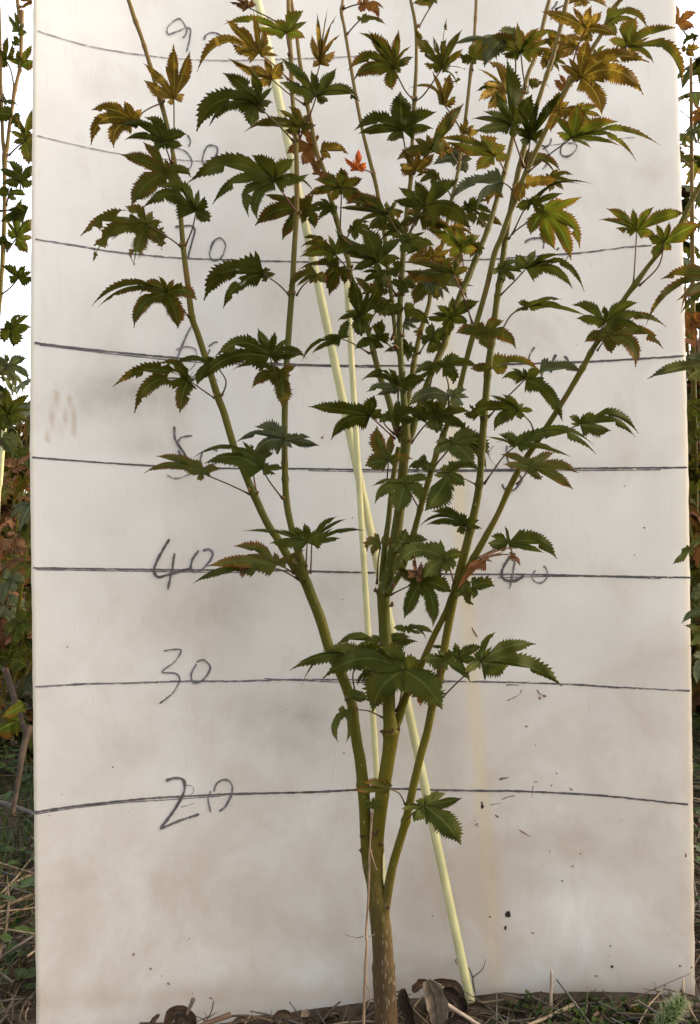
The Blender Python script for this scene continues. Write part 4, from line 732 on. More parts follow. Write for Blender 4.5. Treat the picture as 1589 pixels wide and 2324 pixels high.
RB = random.Random(99)
def parse_leaf(line):
    crop, colr, off, pet, cen, lobes = line.strip().split('|')
    s = CROP[crop][2]
    pp = [cp(p, crop) for p in pet.split('>')]; c = cp(cen, crop); L = []
    for lb in lobes.split(';'):
        pre = ''
        if ':' in lb: pre, lb = lb.split(':'); pre += ':'
        x, y, w, b = lb.split(',')
        q = cp(pre+x+','+y, crop); L.append((q[0], q[1], float(w)*s*1.22, float(b)*1.1+RB.uniform(-.06, .14)))
    return colr, off, pp, c, L
def nearest_depth(stems, p):
    best = None
    for pts in stems:
        for (x, y, w, Y) in pts:
            d = math.hypot(x-p[0], y-p[1])
            if best is None or d < best[0]: best = (d, Y, w)
    return best
def make_leaf(line, idx, stems, parent, front_limit=.02, board=True):
    colr, off, pp, c, L = parse_leaf(line)
    r_ = random.Random(1000+idx)
    d0, Yb, wb = nearest_depth(stems, pp[0])
    Yc = Yb+{'f': -.030, '0': -.006, 'b': .028}[off]+r_.uniform(-.010, .006)
    if board: Yc = min(Yc, board_Y(at(c[0], c[1], .75).x, at(c[0], c[1], .75).z)-.016)
    up = 1 if c[1] < H/2 else -1
    gx, gy = r_.uniform(-.45, .45), (.55 if c[1] < 1000 else -.45)*r_.uniform(.5, 1.2)     # depth slope per frame unit (right, down)
    Lm = max(math.hypot(x-c[0], y-c[1]) for x, y, w, b in L)
    dz = []
    for (x, y, w, b) in L:
        l = math.hypot(x-c[0], y-c[1]); miss = math.sqrt(max(0, (.85*Lm)**2-l*l))
        dz.append(r_.choice((-1, -1, 1))*.35*miss-.12*l+r_.uniform(-.1, .1)*l)
    wv = r_.uniform(0, 6); fold = r_.uniform(.05, .18)*(-1 if r_.random() < .4 else 1); curl = 2.2 if colr in 'dR' else 1.0
    k0 = Yc/F
    def mp(x, y, k, t, u):
        X, Yv = x-c[0], y-c[1]; l = math.hypot(X, Yv)
        w = L[k][2]
        d = gx*X+gy*Yv+dz[k]*t*t+fold*curl*abs(u)**1.4*w*min(1, t*3)+.06*l*math.sin(l*.09+wv)+curl*.05*w*math.sin(t*11+u*2+wv)
        Y = Yc+d*k0
        if board:
            lim = board_Y(0, 0) if False else None
            Q = at(x, y, Y); by = board_Y(Q.x, Q.z)-.004
            if Q.y > by: Y = by-.001*(1-t)
        return at(x, y, Y)
    mb = MB(); cen = at(c[0], c[1], Yc)
    blade(mb, c, L, mp, 0, idx, tooth=4.8, bite={'G': .5, 'O': .6, 'd': .6}.get(colr, .12))
    # petiole
    A = at(pp[0][0], pp[0][1], Yb); mid = None
    if len(pp) > 1: mid = at(pp[1][0], pp[1][1], (Yb+Yc)/2)
    pl = [tuple(A)]+([tuple(mid)] if mid else [tuple((A+cen)/2+Vector((0, 0, (A-cen).length*.04)))])+[tuple(cen-Vector((0, .0003, 0)))]
    pl = catmull(pl, 5); n = len(pl); kk = Yb/F
    rad = [(3.6 if i == 0 else 2.5 if i == 1 else 1.9-.5*i/n)*kk for i in range(n)]
    area = sum(w*math.hypot(x-c[0], y-c[1]) for x, y, w, b in L)
    return dict(mb=mb, cen=cen, pet=(pl, rad), col=colr, area=area, base=pp[0], pr=r_.random())
def build_leaf(d, parent):
    lf = d['mb'].build('leaf', LM[d['col']], parent, origin=d['cen'])
    mp_ = MB(); tube(mp_, d['pet'][0], d['pet'][1], 7)
    mp_.build('petiole', PETR if d['pr'] < .3 else PET, lf, origin=d['cen'])
    return lf

# ------------------------------------------------------------------ maple sapling
def read_stem(line):
    name, y0, y1, pts = line.strip().split('|'); y0, y1 = float(y0), float(y1)
    P = []
    for s in pts.split(';'):
        crop, s = s.split(':'); x, y, w = s.split(','); q = cp(x+','+y, crop); P.append((q[0], q[1], float(w)))
    n = len(P); L = [0]
    for a, b in zip(P, P[1:]): L.append(L[-1]+math.hypot(b[0]-a[0], b[1]-a[1]))
    P = [(x, y, w, y0+(y1-y0)*(l/L[-1])**1.15) for (x, y, w), l in zip(P, L)]
    return name, catmull(P, 8)
def build_stem(name, pts, nodes, parent, seed):
    vs = []; rad = []
    for i, (x, y, w, Y) in enumerate(pts):
        bump = 1.0
        for q in nodes:
            d = math.hypot(x-q[0], y-q[1])
            if d < 14: bump = max(bump, 1+.28*math.exp(-(d/5.5)**2))
        vs.append(at(x, y, Y)); rad.append(max(w, 3)/2*Y/F*bump*(1+.035*noise.noise(Vector((x*.05, y*.05, seed)))+.02*noise.noise(Vector((x*.3, y*.3, seed)))))
    mb = MB(); tube(mb, vs, rad, 18)
    return mb.build(name, STEM, parent)
def bud(mb, x, y, Y, s, ang):
    P = [at(x, y, Y-.002), at(x+math.cos(ang)*s, y-math.sin(ang)*s, Y-.004)]
    pts = [P[0].lerp(P[1], t) for t in (0, .3, .7, 1)]; k = Y/F
    tube(mb, pts, [s*.22*k, s*.36*k, s*.26*k, .0002], 7)
stems = [read_stem(l) for l in STEMS.strip().splitlines()]
SAP = empty('maple_sapling', at(872, 2400, .687), 'young multi-stemmed maple with yellow-green stems and jagged leaves standing in front of the white board', 'maple sapling', 'maple saplings in the nursery bed')
geo = [s[1] for s in stems]
leaves = [make_leaf(l, i, geo, SAP) for i, l in enumerate(LEAVES.strip().splitlines())]
nodes = [d['base'] for d in leaves]
RINGS = [cp(q, 'V') for q in 'o:430,985 o:525,985 o:620,80 o:570,1900 n:180,590 m:935,440 k:375,690 k:610,930 k:1080,490 k:1040,1085 k:520,1300 a:520,190 a:590,410 a:725,880 j:465,1035 o:415,470 o:745,760 k:1310,1140 h:575,1620 n:540,1440 g:1385,1420 g:1215,1270 c:1232,165 c:1192,635 c:325,1525 g:330,1510 b:1120,905'.split()]
for i, (nm, pts) in enumerate(stems): build_stem(nm, pts, nodes+RINGS, SAP, i)
order = sorted(leaves, key=lambda d: -d['area'])
for d in order[:100]: build_leaf(d, SAP)
rest = MB(); cols_ = sorted(LM)
for d in order[100:]:
    o = len(rest.v); m_ = d['mb']; rest.add(m_.v, m_.f, [m_.uv.get(i, (0, 0)) for i in range(len(m_.v))], cols_.index(d['col']))
    tube(rest, d['pet'][0], d['pet'][1], 6, mi=len(cols_))
rl = rest.build('small_leaves', [LM[c_] for c_ in cols_]+[PET], SAP); rl['kind'] = 'stuff'
# bud scales and stubs at the joints
BUD = simple('bud_skin', (.12,.05,.02), (.17,.09,.02), 60, .5); rb = random.Random(3); nb = 0
for (nm, pts) in stems:
    for q in nodes:
        best = min(pts, key=lambda p: math.hypot(p[0]-q[0], p[1]-q[1]))
        if math.hypot(best[0]-q[0], best[1]-q[1]) < 14 and nb < 80:
            nb += 1; mb = MB(); sgn = 1 if q[0] > best[0] else -1
            bud(mb, best[0]+sgn*best[2]*.35, best[1]-2, best[3], rb.uniform(7, 10), math.pi/2-sgn*.5); mb.build('bud', BUD, SAP)
for s in ('o:410,880,14','o:400,990,12','o:560,950,16','o:500,860,20','o:630,90,22','o:560,80,10','o:680,70,14','n:115,580,16','n:240,540,18','m:900,370,22','m:930,430,18','m:890,340,14','k:440,660,14','k:330,600,14','k:1090,500,10','o:470,700,12','o:610,1430,9','k:300,640,14','n:780,545,14','o:640,60,16','n:230,690,14','b:1150,870,8'):
    c_, r0 = s.split(':'); x, y, sz = r0.split(','); x, y = cp(x+','+y, c_); nd = nearest_depth(geo, (x, y)); Y = nd[1]-nd[2]/2*nd[1]/F*.8
    mb = MB()
    for q in range(3):
        a = rb.uniform(.2, 2.9); L_ = float(sz)*rb.uniform(.6, 1.1)*.8
        P = [(x+rb.uniform(-3, 3), y+rb.uniform(-2, 3)), ]; P.append((P[0][0]+math.cos(a)*L_*.5, P[0][1]-math.sin(a)*L_*.6)); P.append((P[0][0]+math.cos(a)*L_*.7, P[0][1]-math.sin(a)*L_))
        wd = rb.uniform(2.5, 4.5); vs = []
        for t, (u, v) in zip((0, 1, 2), P):
            ww = wd*(1, .9, .15)[t]
            vs += [at(u-ww, v, Y), at(u, v, Y-.0025-.0012*t), at(u+ww, v, Y)]
        mb.add(vs, [(0, 1, 4, 3), (1, 2, 5, 4), (3, 4, 7, 6), (4, 5, 8, 7)])
    mb.build('bud_scale', SCALE_M, SAP)

# ------------------------------------------------------------------ neighbours of the sapling (left, behind the board's edge; right, reaching in)
NEIGH, behind_txt = NEIGH.strip().split('BEHIND')
left_txt, right_txt = NEIGH.strip().split('RIGHT'); left_txt = left_txt.replace('LEFT', '')
def neighbour(stem_lines, txt, base, label, board, seed):
    root = empty('maple_sapling', base, label, 'maple sapling', 'maple saplings in the nursery bed')
    st = [read_stem(l) for l in stem_lines]; g = [s[1] for s in st]
    lv = [make_leaf(l, seed+i, g, root, board=board) for i, l in enumerate(txt.strip().splitlines())]
    nd = [d['base'] for d in lv]
    for i, (nm, pts) in enumerate(st): build_stem(nm, pts, nd, root, seed+i)
    for d in lv: build_leaf(d, root)
    return root
neighbour(['stem|.98|.98|A:150,-60,32;A:165,60,32;A:180,200,30;A:198,420,38;A:185,560,30;A:160,700,30;A:130,830,34;A:118,920,30;A:100,1040,32;A:85,1150,32;A:65,1320,36;A:45,1400,60;A:42,1600,34;A:42,1900,38;A:28,2250,44;A:22,2400,40;B:14,160,36;B:4,340,34;B:-30,700,40;B:-60,1200,42'.replace(',32;', ',8;').replace(',30;', ',7.5;').replace(',38;', ',9;').replace(',34;', ',8.5;').replace(',36;', ',9;').replace(',60;', ',13;').replace(',44;', ',10;').replace(',40;', ',10;').replace(',42', ',11'),
           'stem|.98|.97|A:45,1400,9;A:25,1250,8;A:18,1000,7;A:8,700,7;A:0,250,6;A:-10,-50,6'],
          left_txt, Vector((-.47, 1.0, 0)), 'maple sapling with dark and yellowish leaves just left of the white board', False, 3000)
neighbour(['stem|.70|.66|V:1690,2420,26;V:1680,2000,22;V:1670,1500,20;V:1668,1000,18;V:1660,600,14;V:1640,100,10'],
          right_txt, Vector((.33, .70, 0)), 'maple sapling whose grey-green leaf tips reach over the right board edge', True, 4000)

neighbour(['stem|.87|.86|V:1608,2420,12;V:1604,2000,11;V:1600,1500,10;V:1602,1000,9;V:1604,600,8;V:1610,200,7;V:1612,-40,5'],
          behind_txt, Vector((.36, .87, 0)), 'russet-leaved maple sapling right behind the right edge of the board', False, 5000)

# ------------------------------------------------------------------ ground
def gz(x, y):
    return max(-.004, min(.036, .008+.092*x))+.005*noise.noise(Vector((x*9, y*9, 0)))+.003*noise.noise(Vector((x*40, y*40, 3)))
def grid(name, x0, x1, y0, y1, n, mat, zf):
    vs = [(x0+(x1-x0)*i/n, y0+(y1-y0)*j/n, zf(x0+(x1-x0)*i/n, y0+(y1-y0)*j/n)) for j in range(n+1) for i in range(n+1)]
    fs = [(j*(n+1)+i, j*(n+1)+i+1, (j+1)*(n+1)+i+1, (j+1)*(n+1)+i) for j in range(n) for i in range(n)]
    mb = MB(); mb.add(vs, fs); return mb.build(name, mat)
SOIL = simple('soil', (.018,.013,.009), (.070,.048,.030), 55, .95, bump=.9, lo=.3, hi=.7)
gobj = grid('ground', -2.0, 2.0, -.6, 4.4, 260, SOIL, lambda x, y: gz(x, y)-.002)
tag(gobj, 'dark bare soil under litter', None, kind='structure')
FIELD = simple('field_soil', (.035,.032,.014), (.10,.075,.035), 6, .95, bump=.5)
g2 = grid('ground', -150, 150, -150, 150, 8, FIELD, lambda x, y: -.03); tag(g2, kind='structure')
STRAW = [simple('straw_pale', (.22,.165,.10), (.12,.085,.05), 60, .7), simple('straw_brown', (.035,.024,.015), (.095,.062,.036), 60, .8), simple('straw_grey', (.10,.088,.075), (.035,.028,.022), 60, .8)]
WEED = [simple('weed_green', (.024,.045,.006), (.045,.072,.010), 90, .5, tr=.3), simple('weed_dark', (.014,.028,.006), (.026,.042,.007), 90, .5, tr=.3)]
CRUMB = simple('dead_leaf_skin', (.055,.032,.018), (.19,.115,.065), 60, .8, tr=.12)
def blocked(x, y):      # under the panel itself
    return abs(y-board_Y(x, 0)) < .006 and abs(x) < .33
def straw_field(seed, n, xr, yr, lr, rr, hmax):
    r_ = random.Random(seed); mbs = MB()
    for i in range(n):
        x, y = r_.uniform(*xr), yr[0]+(yr[1]-yr[0])*r_.random()**1.6
        a = r_.uniform(0, math.pi*2); L = r_.uniform(*lr); z = gz(x, y)+r_.uniform(.001, hmax); dzz = r_.uniform(-.25, .45)
        if abs(x) < .33:     # keep clear of the panel
            by = board_Y(x, 0)
            if abs(y-by) < .006+abs(math.sin(a))*L/2: y = by-(.012+abs(math.sin(a))*L/2)*(1 if y < by else -1)
        bx, by_ = r_.uniform(-.3, .3), r_.uniform(-.1, .3); pts = []
        for k in range(5):
            t = k/4-.5; pts.append((x+math.cos(a)*L*t-math.sin(a)*L*bx*t*t, y+math.sin(a)*L*t+math.cos(a)*L*bx*t*t, max(gz(x, y)+.001, z+dzz*L*t*.6-by_*L*t*t)))
        q = r_.choice((0, 1, 1, 2, 2, 1)); rd = r_.uniform(*rr)
        tube(mbs, pts, [rd, rd, rd*.9, rd*.8, rd*.4], 4, False, mi=q)
    return mbs
s1 = straw_field(11, 1500, (-.50, .50), (.60, 1.05), (.02, .10), (.0004, .0012), .016)
r_ = random.Random(77); cr = MB()
for i in range(4200):
    x, y = r_.uniform(-.34, .42), r_.uniform(.66, .86); q = r_.uniform(.0008, .0032)*(1 if r_.random() < .9 else 1.7); z = gz(x, y)
    if abs(x) < .33 and abs(y-board_Y(x, 0)) < .010+q: continue
    vs = [Vector((x, y, z+q*.3))+Vector(v)*q*r_.uniform(.6, 1.2) for v in ((1, 0, 0), (0, 1, 0), (-1, 0, 0), (0, -1, 0), (0, 0, .9), (0, 0, -.6))]
    cr.add(vs, [(0, 1, 4), (1, 2, 4), (2, 3, 4), (3, 0, 4), (1, 0, 5), (2, 1, 5), (3, 2, 5), (0, 3, 5)])
lt = MB()
for i in range(900):
    x, y = r_.uniform(-.45, .48), r_.uniform(.60, .86)
    if abs(y-board_Y(x, 0)) < .012 and abs(x) < .33: continue
    if x < -.02 and r_.random() < .5: continue
    s = r_.uniform(.003, .009); a = r_.uniform(0, 6.28); b = r_.uniform(-.6, .6); U = Vector((math.cos(a)*math.cos(b), math.sin(a)*math.cos(b), math.sin(b)))*s; V_ = Vector((-math.sin(a), math.cos(a), r_.uniform(-.6, .6))).normalized()*s*r_.uniform(.35, .8)
    c0 = Vector((x, y, gz(x, y)+r_.uniform(.001, .006))); N_ = U.cross(V_).normalized()*s*r_.uniform(.1, .4)
    vs = []
    for p in range(4):
        for q in range(3):
            f = math.sin(math.pi*(.12+p/3*.8)); vs.append(c0+U*(p/1.5-1)+V_*(q-1)*f*r_.uniform(.8, 1.15)+N_*((q-1)**2-.3*p)*1.0)
    lt.add(vs, [(p*3+q, p*3+q+1, (p+1)*3+q+1, (p+1)*3+q) for p in range(3) for q in range(2)], mi=r_.choice((0, 1, 2, 2, 2)))
o = lt.build('leaf_litter', [simple('litter_brown', (.040,.024,.014), (.11,.065,.038), 150, .9), simple('litter_pale', (.09,.065,.04), (.19,.14,.09), 120, .9), simple('litter_dark', (.016,.011,.008), (.045,.028,.018), 150, .9)]); tag(o, 'crumbled brown leaf litter on the soil at the board foot', 'leaf litter', kind='stuff')
o = cr.build('soil_crumbs', SOIL, smooth=False); tag(o, 'dark crumbs of soil at the board foot', 'soil crumbs', kind='stuff')
o = s1.build('dry_grass_litter', STRAW); tag(o, 'tangle of dry brown and pale grass stalks on the soil around the board foot', 'dry grass', kind='stuff')
s2 = straw_field(12, 4500, (-1.5, 1.5), (.80, 3.2), (.05, .22), (.0008, .0022), .05)
o = s2.build('dry_grass_litter', STRAW); tag(o, 'dry grass litter spread over the nursery bed behind the board', 'dry grass', kind='stuff')
def weeds(seed, n, xr, yr, sz, hmax, dens=None):
    r_ = random.Random(seed); mbw = MB()
    for i in range(n):
        x, y = r_.uniform(*xr), r_.uniform(*yr)
        if abs(x) < .33 and abs(y-board_Y(x, 0)) < .018: continue
        if noise.noise(Vector((x*7, y*7, seed))) < (-.05 if dens is None else dens): continue
        h = r_.uniform(.004, hmax); q = r_.randint(0, 1); z0 = gz(x, y)
        tip = Vector((x+r_.uniform(-.5, .5)*h, y+r_.uniform(-.5, .5)*h, z0+h))
        tube(mbw, [(x, y, z0), tuple((Vector((x, y, z0))+tip)/2+Vector((0, 0, .1*h))), tuple(tip)], .0004, 3, False, mi=q)
        for k in range(r_.choice((2, 3, 3, 4))):
            a = r_.uniform(0, 6.28); s = r_.uniform(*sz); U = Vector((math.cos(a), math.sin(a), r_.uniform(-.2, .5))); V = Vector((-math.sin(a), math.cos(a), r_.uniform(-.3, .3)))
            p = tip-Vector((0, 0, r_.uniform(0, h*.5)))
            vs = [p, p+U*s*.5+V*s*.38, p+U*s*1.0+V*s*.2, p+U*s*1.05-V*s*.05, p+U*s*.5-V*s*.38, p+U*s*.5+Vector((0, 0, -.1*s))]
            mbw.add(vs, [(0, 1, 5), (1, 2, 5), (2, 3, 5), (3, 4, 5), (4, 0, 5)], mi=q)
    return mbw
o = weeds(21, 1500, (.04, .50), (.62, .80), (.0025, .006), .014, -.02).build('low_weeds', WEED); tag(o, 'small green clover-like weeds in the litter below the right half of the board', 'weeds', kind='stuff')
o = weeds(22, 5200, (-1.6, -.30), (.75, 3.0), (.008, .022), .10, -.2).build('low_weeds', WEED); tag(o, 'low green weeds covering the bed left of the board', 'weeds', kind='stuff')
o = weeds(23, 5200, (.30, 1.6), (.75, 3.0), (.008, .022), .12, -.2).build('low_weeds', WEED); tag(o, 'low green weeds covering the bed right of the board', 'weeds', kind='stuff')
def grass(seed, n, xr, yr, hr, mat):
    r_ = random.Random(seed); g_ = MB()
    for i in range(n):
        x, y = r_.uniform(*xr), r_.uniform(*yr)
        if abs(x) < .33 and abs(y-board_Y(x, 0)) < .02: continue
        h = r_.uniform(*hr); a = r_.uniform(0, 6.28); l = r_.uniform(.1, .7)*h; w = r_.uniform(.0008, .002); z0 = gz(x, y); vs = []
        px_, py_ = -math.sin(a)*w, math.cos(a)*w
        for k in range(5):
            t = k/4; X = x+math.cos(a)*l*t*t; Y_ = y+math.sin(a)*l*t*t; Z = z0+h*(t-.25*t*t*(l/h)); ww = 1-t*.95
            vs += [(X-px_*ww, Y_-py_*ww, Z), (X+px_*ww, Y_+py_*ww, Z)]
        g_.add(vs, [(2*k, 2*k+1, 2*k+3, 2*k+2) for k in range(4)])
    return g_.build('grass', mat)
o = grass(31, 260, (-.5, -.29), (.60, 1.3), (.05, .16), WEED[0]); tag(o, 'green grass blades at the lower left of the board', 'grass', kind='stuff')
o = grass(32, 420, (.05, .5), (.66, .80), (.006, .026), WEED[0]); tag(o, 'short grass blades below the right half of the board', 'grass', kind='stuff')
o = grass(33, 900, (-1.6, 1.6), (1.0, 3.2), (.05, .22), WEED[1]); tag(o, 'taller grass scattered between the saplings behind', 'grass', kind='stuff')

# ------------------------------------------------------------------ stakes
def stake(pts, label, mat, r):
    mb = MB(); P = [at(*p) for p in pts]; fine = [Vector(q) for q in catmull([tuple(p) for p in P], 8)]
    tube(mb, fine, r, 20)
    o = mb.build('plant_stake', mat, origin=P[0]); tag(o, label, 'plant stake', 'pale green plastic-coated stakes'); return o
FIB = simple('fibreglass_rod', (.50,.47,.24), (.40,.38,.19), 35, .45, bump=.25, spec=.4)
def by(x, y, off): 
    P = on_board(x, y, off); return (x, y, P.y)
stake([(1076, 2310, .738), (1065, 2258, .740), (821, 1110, .772), (585, 0, .806), (573, -60, .808)],
      'long pale green stake leaning across the board, foot at the right of the trunk', FIB, .0040)
stake([(889, 2330, .745), (838, 1475, .754), (786, 619, .763)],
      'shorter pale green stake ending halfway up, upright behind the trunk', FIB, .0028)
stake([cp('B:66,1236', 'V')+(1.02,), cp('B:50,1400', 'V')+(1.02,), cp('B:32,1620', 'V')+(1.02,), cp('B:6,2000', 'V')+(1.02,), cp('B:-30,2500', 'V')+(1.02,), (-40, 2040, 1.02)],
      'pale stake with a cut top among the leaves left of the board', FIB, .0026)

# ------------------------------------------------------------------ dry stalk, sticks, dead leaves, foxtail
def stick(name, pts, r, mat, label, cat, group=None, branches=()):
    P = [at(*p) for p in pts]; fine = [Vector(q) for q in catmull([tuple(p) for p in P], 6)] if len(P) > 2 else P
    mb = MB(); n = len(fine); tube(mb, fine, [r*(1.1-.5*i/n)*(1+.15*noise.noise(Vector((i*1.7, r*900, 0)))) for i in range(n)], 8)
    for b in branches:
        B = [Vector(q) for q in catmull([tuple(at(*p)) for p in b[1]], 6)]; tube(mb, B, [b[0]*(1-.6*i/len(B)) for i in range(len(B))], 6)
    o = mb.build(name, mat, origin=P[0]); tag(o, label, cat, group); return o
Ys = .660
def O(x, y, Y=Ys): return cp(f'o:{x},{y}', 'V')+(Y,)
def Qp(x, y, Y=.70): return cp(f'q:{x},{y}', 'V')+(Y,)
STALK = simple('dry_stalk_skin', (.23,.15,.09), (.13,.09,.06), 90, .6)
stick('dry_stalk', [O(412, 2420), O(415, 2320), O(425, 2000), O(430, 1850), O(440, 1700), O(432, 1640), O(442, 1500), O(455, 1250), O(462, 1000), O(470, 850), O(478, 700), O(490, 640)], .0010, STALK,
      'thin dry orange-brown grass stalk rising in front of the trunk', 'dry stalk', None,
      [(.0008, [O(440, 1690), O(435, 1850), O(432, 1980), O(455, 2060), O(465, 2120), O(440, 2200)]), (.0005, [O(415, 1645), O(370, 1655), O(320, 1645), O(265, 1630)]), (.0006, [O(455, 1645), O(480, 1640), O(495, 1630)]),
       (.0007, [O(470, 980), O(490, 1060), O(520, 1140)]), (.0007, [O(452, 1100), O(468, 900), O(480, 760), O(492, 690)])])
VINE = simple('wiry_root', (.06,.045,.035), (.12,.09,.06), 60, .8)
stick('tendril', [O(1320, 2160, .755), O(1280, 2090, .755), O(1262, 2020, .755), O(1255, 1960, .755), O(1230, 1900, .752), O(1190, 1855, .752), O(1125, 1825, .755), O(1135, 1860, .758)], .0006, VINE,
      'wiry dark tendril curling beside the foot of the long stake', 'tendril', None, [(.00045, [O(1255, 1960, .755), O(1310, 1920, .755), O(1340, 1880, .755), O(1356, 1820, .755)])])
TW = simple('weathered_twig', (.17,.12,.085), (.33,.26,.20), 70, .8)
TWD = simple('dark_branch', (.022,.015,.010), (.060,.040,.026), 70, .85)
TWB = simple('brown_twig', (.055,.034,.022), (.12,.072,.042), 70, .8)
GRP = 'broken sticks in the litter'
stick('twig', [Qp(580, 1900, .71), Qp(583, 1700, .71), Qp(586, 1496, .71)], .0016, TW, 'upright grey broken twig below the right half of the board', 'twig', GRP)
stick('twig', [Qp(748, 1722, .715), Qp(600, 1795, .70), Qp(400, 1880, .68)], .0018, STRAW[0], 'pale straw-coloured stick lying slanted beside the upright grey twig', 'twig', GRP)
stick('twig', [O(915, 2075, .70), O(1000, 2135, .695), O(1150, 2230, .69), O(1330, 2345, .685)], .0021, TW, 'long pale stick slanting down from the dead leaf heap at the trunk', 'twig', GRP)
stick('twig', [Qp(1436, 1700, .735), Qp(1440, 1620, .735), Qp(1447, 1532, .735)], .0017, TWB, 'short forked brown twig near the lower right corner of the board', 'twig', GRP, [(.0012, [Qp(1440, 1645, .735), Qp(1460, 1618, .735), Qp(1485, 1600, .735)])])
stick('twig', [Qp(1225, 1645, .74), Qp(1250, 1600, .74), Qp(1275, 1590, .74), Qp(1330, 1625, .74), Qp(1420, 1680, .73)], .0010, VINE, 'thin dark bent twig arching against the board foot at the right', 'twig', GRP)
stick('twig', [(523, 2303, .69), (470, 2322, .68), (430, 2340, .67)], .0022, TWB, 'thick broken brown stick at the bottom left beside the curled leaf', 'twig', GRP)
stick('twig', [(485, 2272, .69), (480, 2295, .69), (468, 2318, .69), (460, 2335, .69)], .0006, VINE, 'hair-thin dark branching sprig beside the curled leaf at bottom left', 'twig', GRP, [(.0006, [(468, 2318, .69), (455, 2310, .69), (443, 2306, .69)]), (.0005, [(470, 2312, .69), (488, 2300, .69), (492, 2298, .69)]), (.0005, [(460, 2325, .69), (468, 2306, .69), (464, 2298, .69)])])
stick('twig', [cp('C:50,1380', 'V')+(1.15,), cp('C:130,1640', 'V')+(1.12,), cp('C:180,1780', 'V')+(1.10,), cp('C:230,1960', 'V')+(1.08,)], .0042, TWD, 'dark leaning branch in the weeds left of the board', 'twig', GRP)
stick('twig', [cp('C:270,1900', 'V')+(.98,), cp('C:215,2080', 'V')+(.96,), cp('C:175,2324', 'V')+(.94,), cp('C:110,2700', 'V')+(.92,)], .0040, TWD, 'smooth brown branch propped against the left edge of the board', 'twig', GRP)
for i, (a, b, c_, lab) in enumerate((((0, 1822, 1.0), (60, 1840, .98), (78, 1850, .96), 'grey flat straw crossing at the left edge of the board'), ((0, 2208, .84), (40, 2190, .84), (82, 2150, .84), 'golden straw slanting up to the left edge of the board'), ((0, 2146, .88), (40, 2148, .88), (80, 2153, .88), 'thin level straw beside the lower left board edge'))):
    stick('straw', [a, b, c_], .0012 if i else .003, STRAW[0 if i else 2], lab, 'straw', 'loose straws left of the board')
SHEET = [simple('dead_leaf_brown', (.050,.030,.017), (.135,.080,.045), 150, .85, tr=.10), simple('dead_leaf_pale', (.085,.062,.042), (.17,.13,.09), 110, .85, tr=.12), simple('dead_leaf_dark', (.018,.012,.009), (.055,.034,.022), 150, .85, tr=.05)]
def sheet(axis, w, curl, Y, mat, label, seed, roll=0.0, rag=.18):
    """curled dry leaf: an ovate blade along an axis in frame units, rolled across its width and ruffled"""
    r_ = random.Random(seed); ax_ = catmull([tuple(a)+((0,) if len(a) < 3 else ()) for a in axis], 5); n = len(ax_); NU = 12; k = Y/F; vs = []; uv = []
    for i, (x, y, dd) in enumerate(ax_):
        t = i/(n-1); a, b = ax_[max(i-1, 0)], ax_[min(i+1, n-1)]; dx, dy = b[0]-a[0], b[1]-a[1]; l = math.hypot(dx, dy) or 1; nx, ny = -dy/l, dx/l
        hw = w/2*(math.sin(math.pi*min(1, .06+t*.94))**.65)
        for j in range(NU+1):
            u = j/NU*2-1; e = 1+rag*noise.noise(Vector((t*7, u*3 if abs(u) > .7 else 0, seed)))*(2 if abs(u) > .7 else .5)
            th = u*curl+roll+.25*noise.noise(Vector((t*3, seed, u)))
            R0 = hw*e/max(curl, .3)
            s_ = R0*(math.sin(th)-math.sin(roll)); q = R0*(math.cos(th)-math.cos(roll))
            s_ += hw*.10*noise.noise(Vector((t*9, u*5, seed+3))); q += hw*.22*noise.noise(Vector((t*6, u*4, seed+7)))
            vs.append(at(x+nx*s_, y+ny*s_, Y-(q+dd)*k*-1)); uv.append(((u+1)/2, t))
    fs = [(i*(NU+1)+j, i*(NU+1)+j+1, (i+1)*(NU+1)+j+1, (i+1)*(NU+1)+j) for i in range(n-1) for j in range(NU)]
    c0 = at(ax_[0][0], ax_[0][1], Y); mb = MB(); mb.add(vs, fs, uv); o = mb.build('dead_leaf', SHEET[mat], origin=c0)
    tag(o, label, 'dead leaf', 'dead leaves in the litter'); so = o.modifiers.new('thickness', 'SOLIDIFY'); so.thickness = .00035
    vb = MB(); P = [Vector(vs[i*(NU+1)+NU//2])+Vector((0, -.0004, 0)) for i in range(n)]; tube(vb, P, [.0005*(1.1-i/n) for i in range(n)], 5); vb.build('midrib', SHEET[1-min(mat, 1)], o, origin=c0)
    return o
sheet([(1052, 2262), (1040, 2236), (1015, 2227), (985, 2228), (962, 2240)], 26, 1.5, .712, 0, 'brown leaf arched over the top of the heap right of the trunk', 5, .4)
sheet([(968, 2226), (985, 2262), (992, 2305), (990, 2345)], 62, 1.2, .692, 1, 'large pale curled leaf hanging down in the heap right of the trunk', 6, .2)
sheet([(915, 2244), (922, 2275), (932, 2310), (934, 2345)], 40, 1.6, .697, 2, 'dark crumpled leaf tight against the right side of the trunk', 7, -.3)
sheet([(938, 2252), (955, 2234), (976, 2232)], 28, 1.4, .702, 0, 'small brown leaf scrap on the left of the heap beside the trunk', 8, .2)
sheet([(1004, 2250), (1025, 2256), (1044, 2276), (1052, 2306)], 42, 1.4, .716, 2, 'crumpled dark leaf at the foot of the long stake', 9, .2)
sheet([(1050, 2300), (1075, 2286), (1100, 2290), (1122, 2302)], 26, 1.1, .722, 0, 'flat reddish-brown leaf right of the foot of the long stake', 10, .1)
sheet([(440, 2345), (432, 2312), (412, 2296), (388, 2304), (376, 2340)], 42, .9, .686, 0, 'round curled brown leaf at the bottom left of the board', 11, .3)
sheet([(400, 2330), (412, 2312), (436, 2330)], 26, .9, .682, 2, 'dark inner leaf tucked under the round curled leaf', 21, .2)
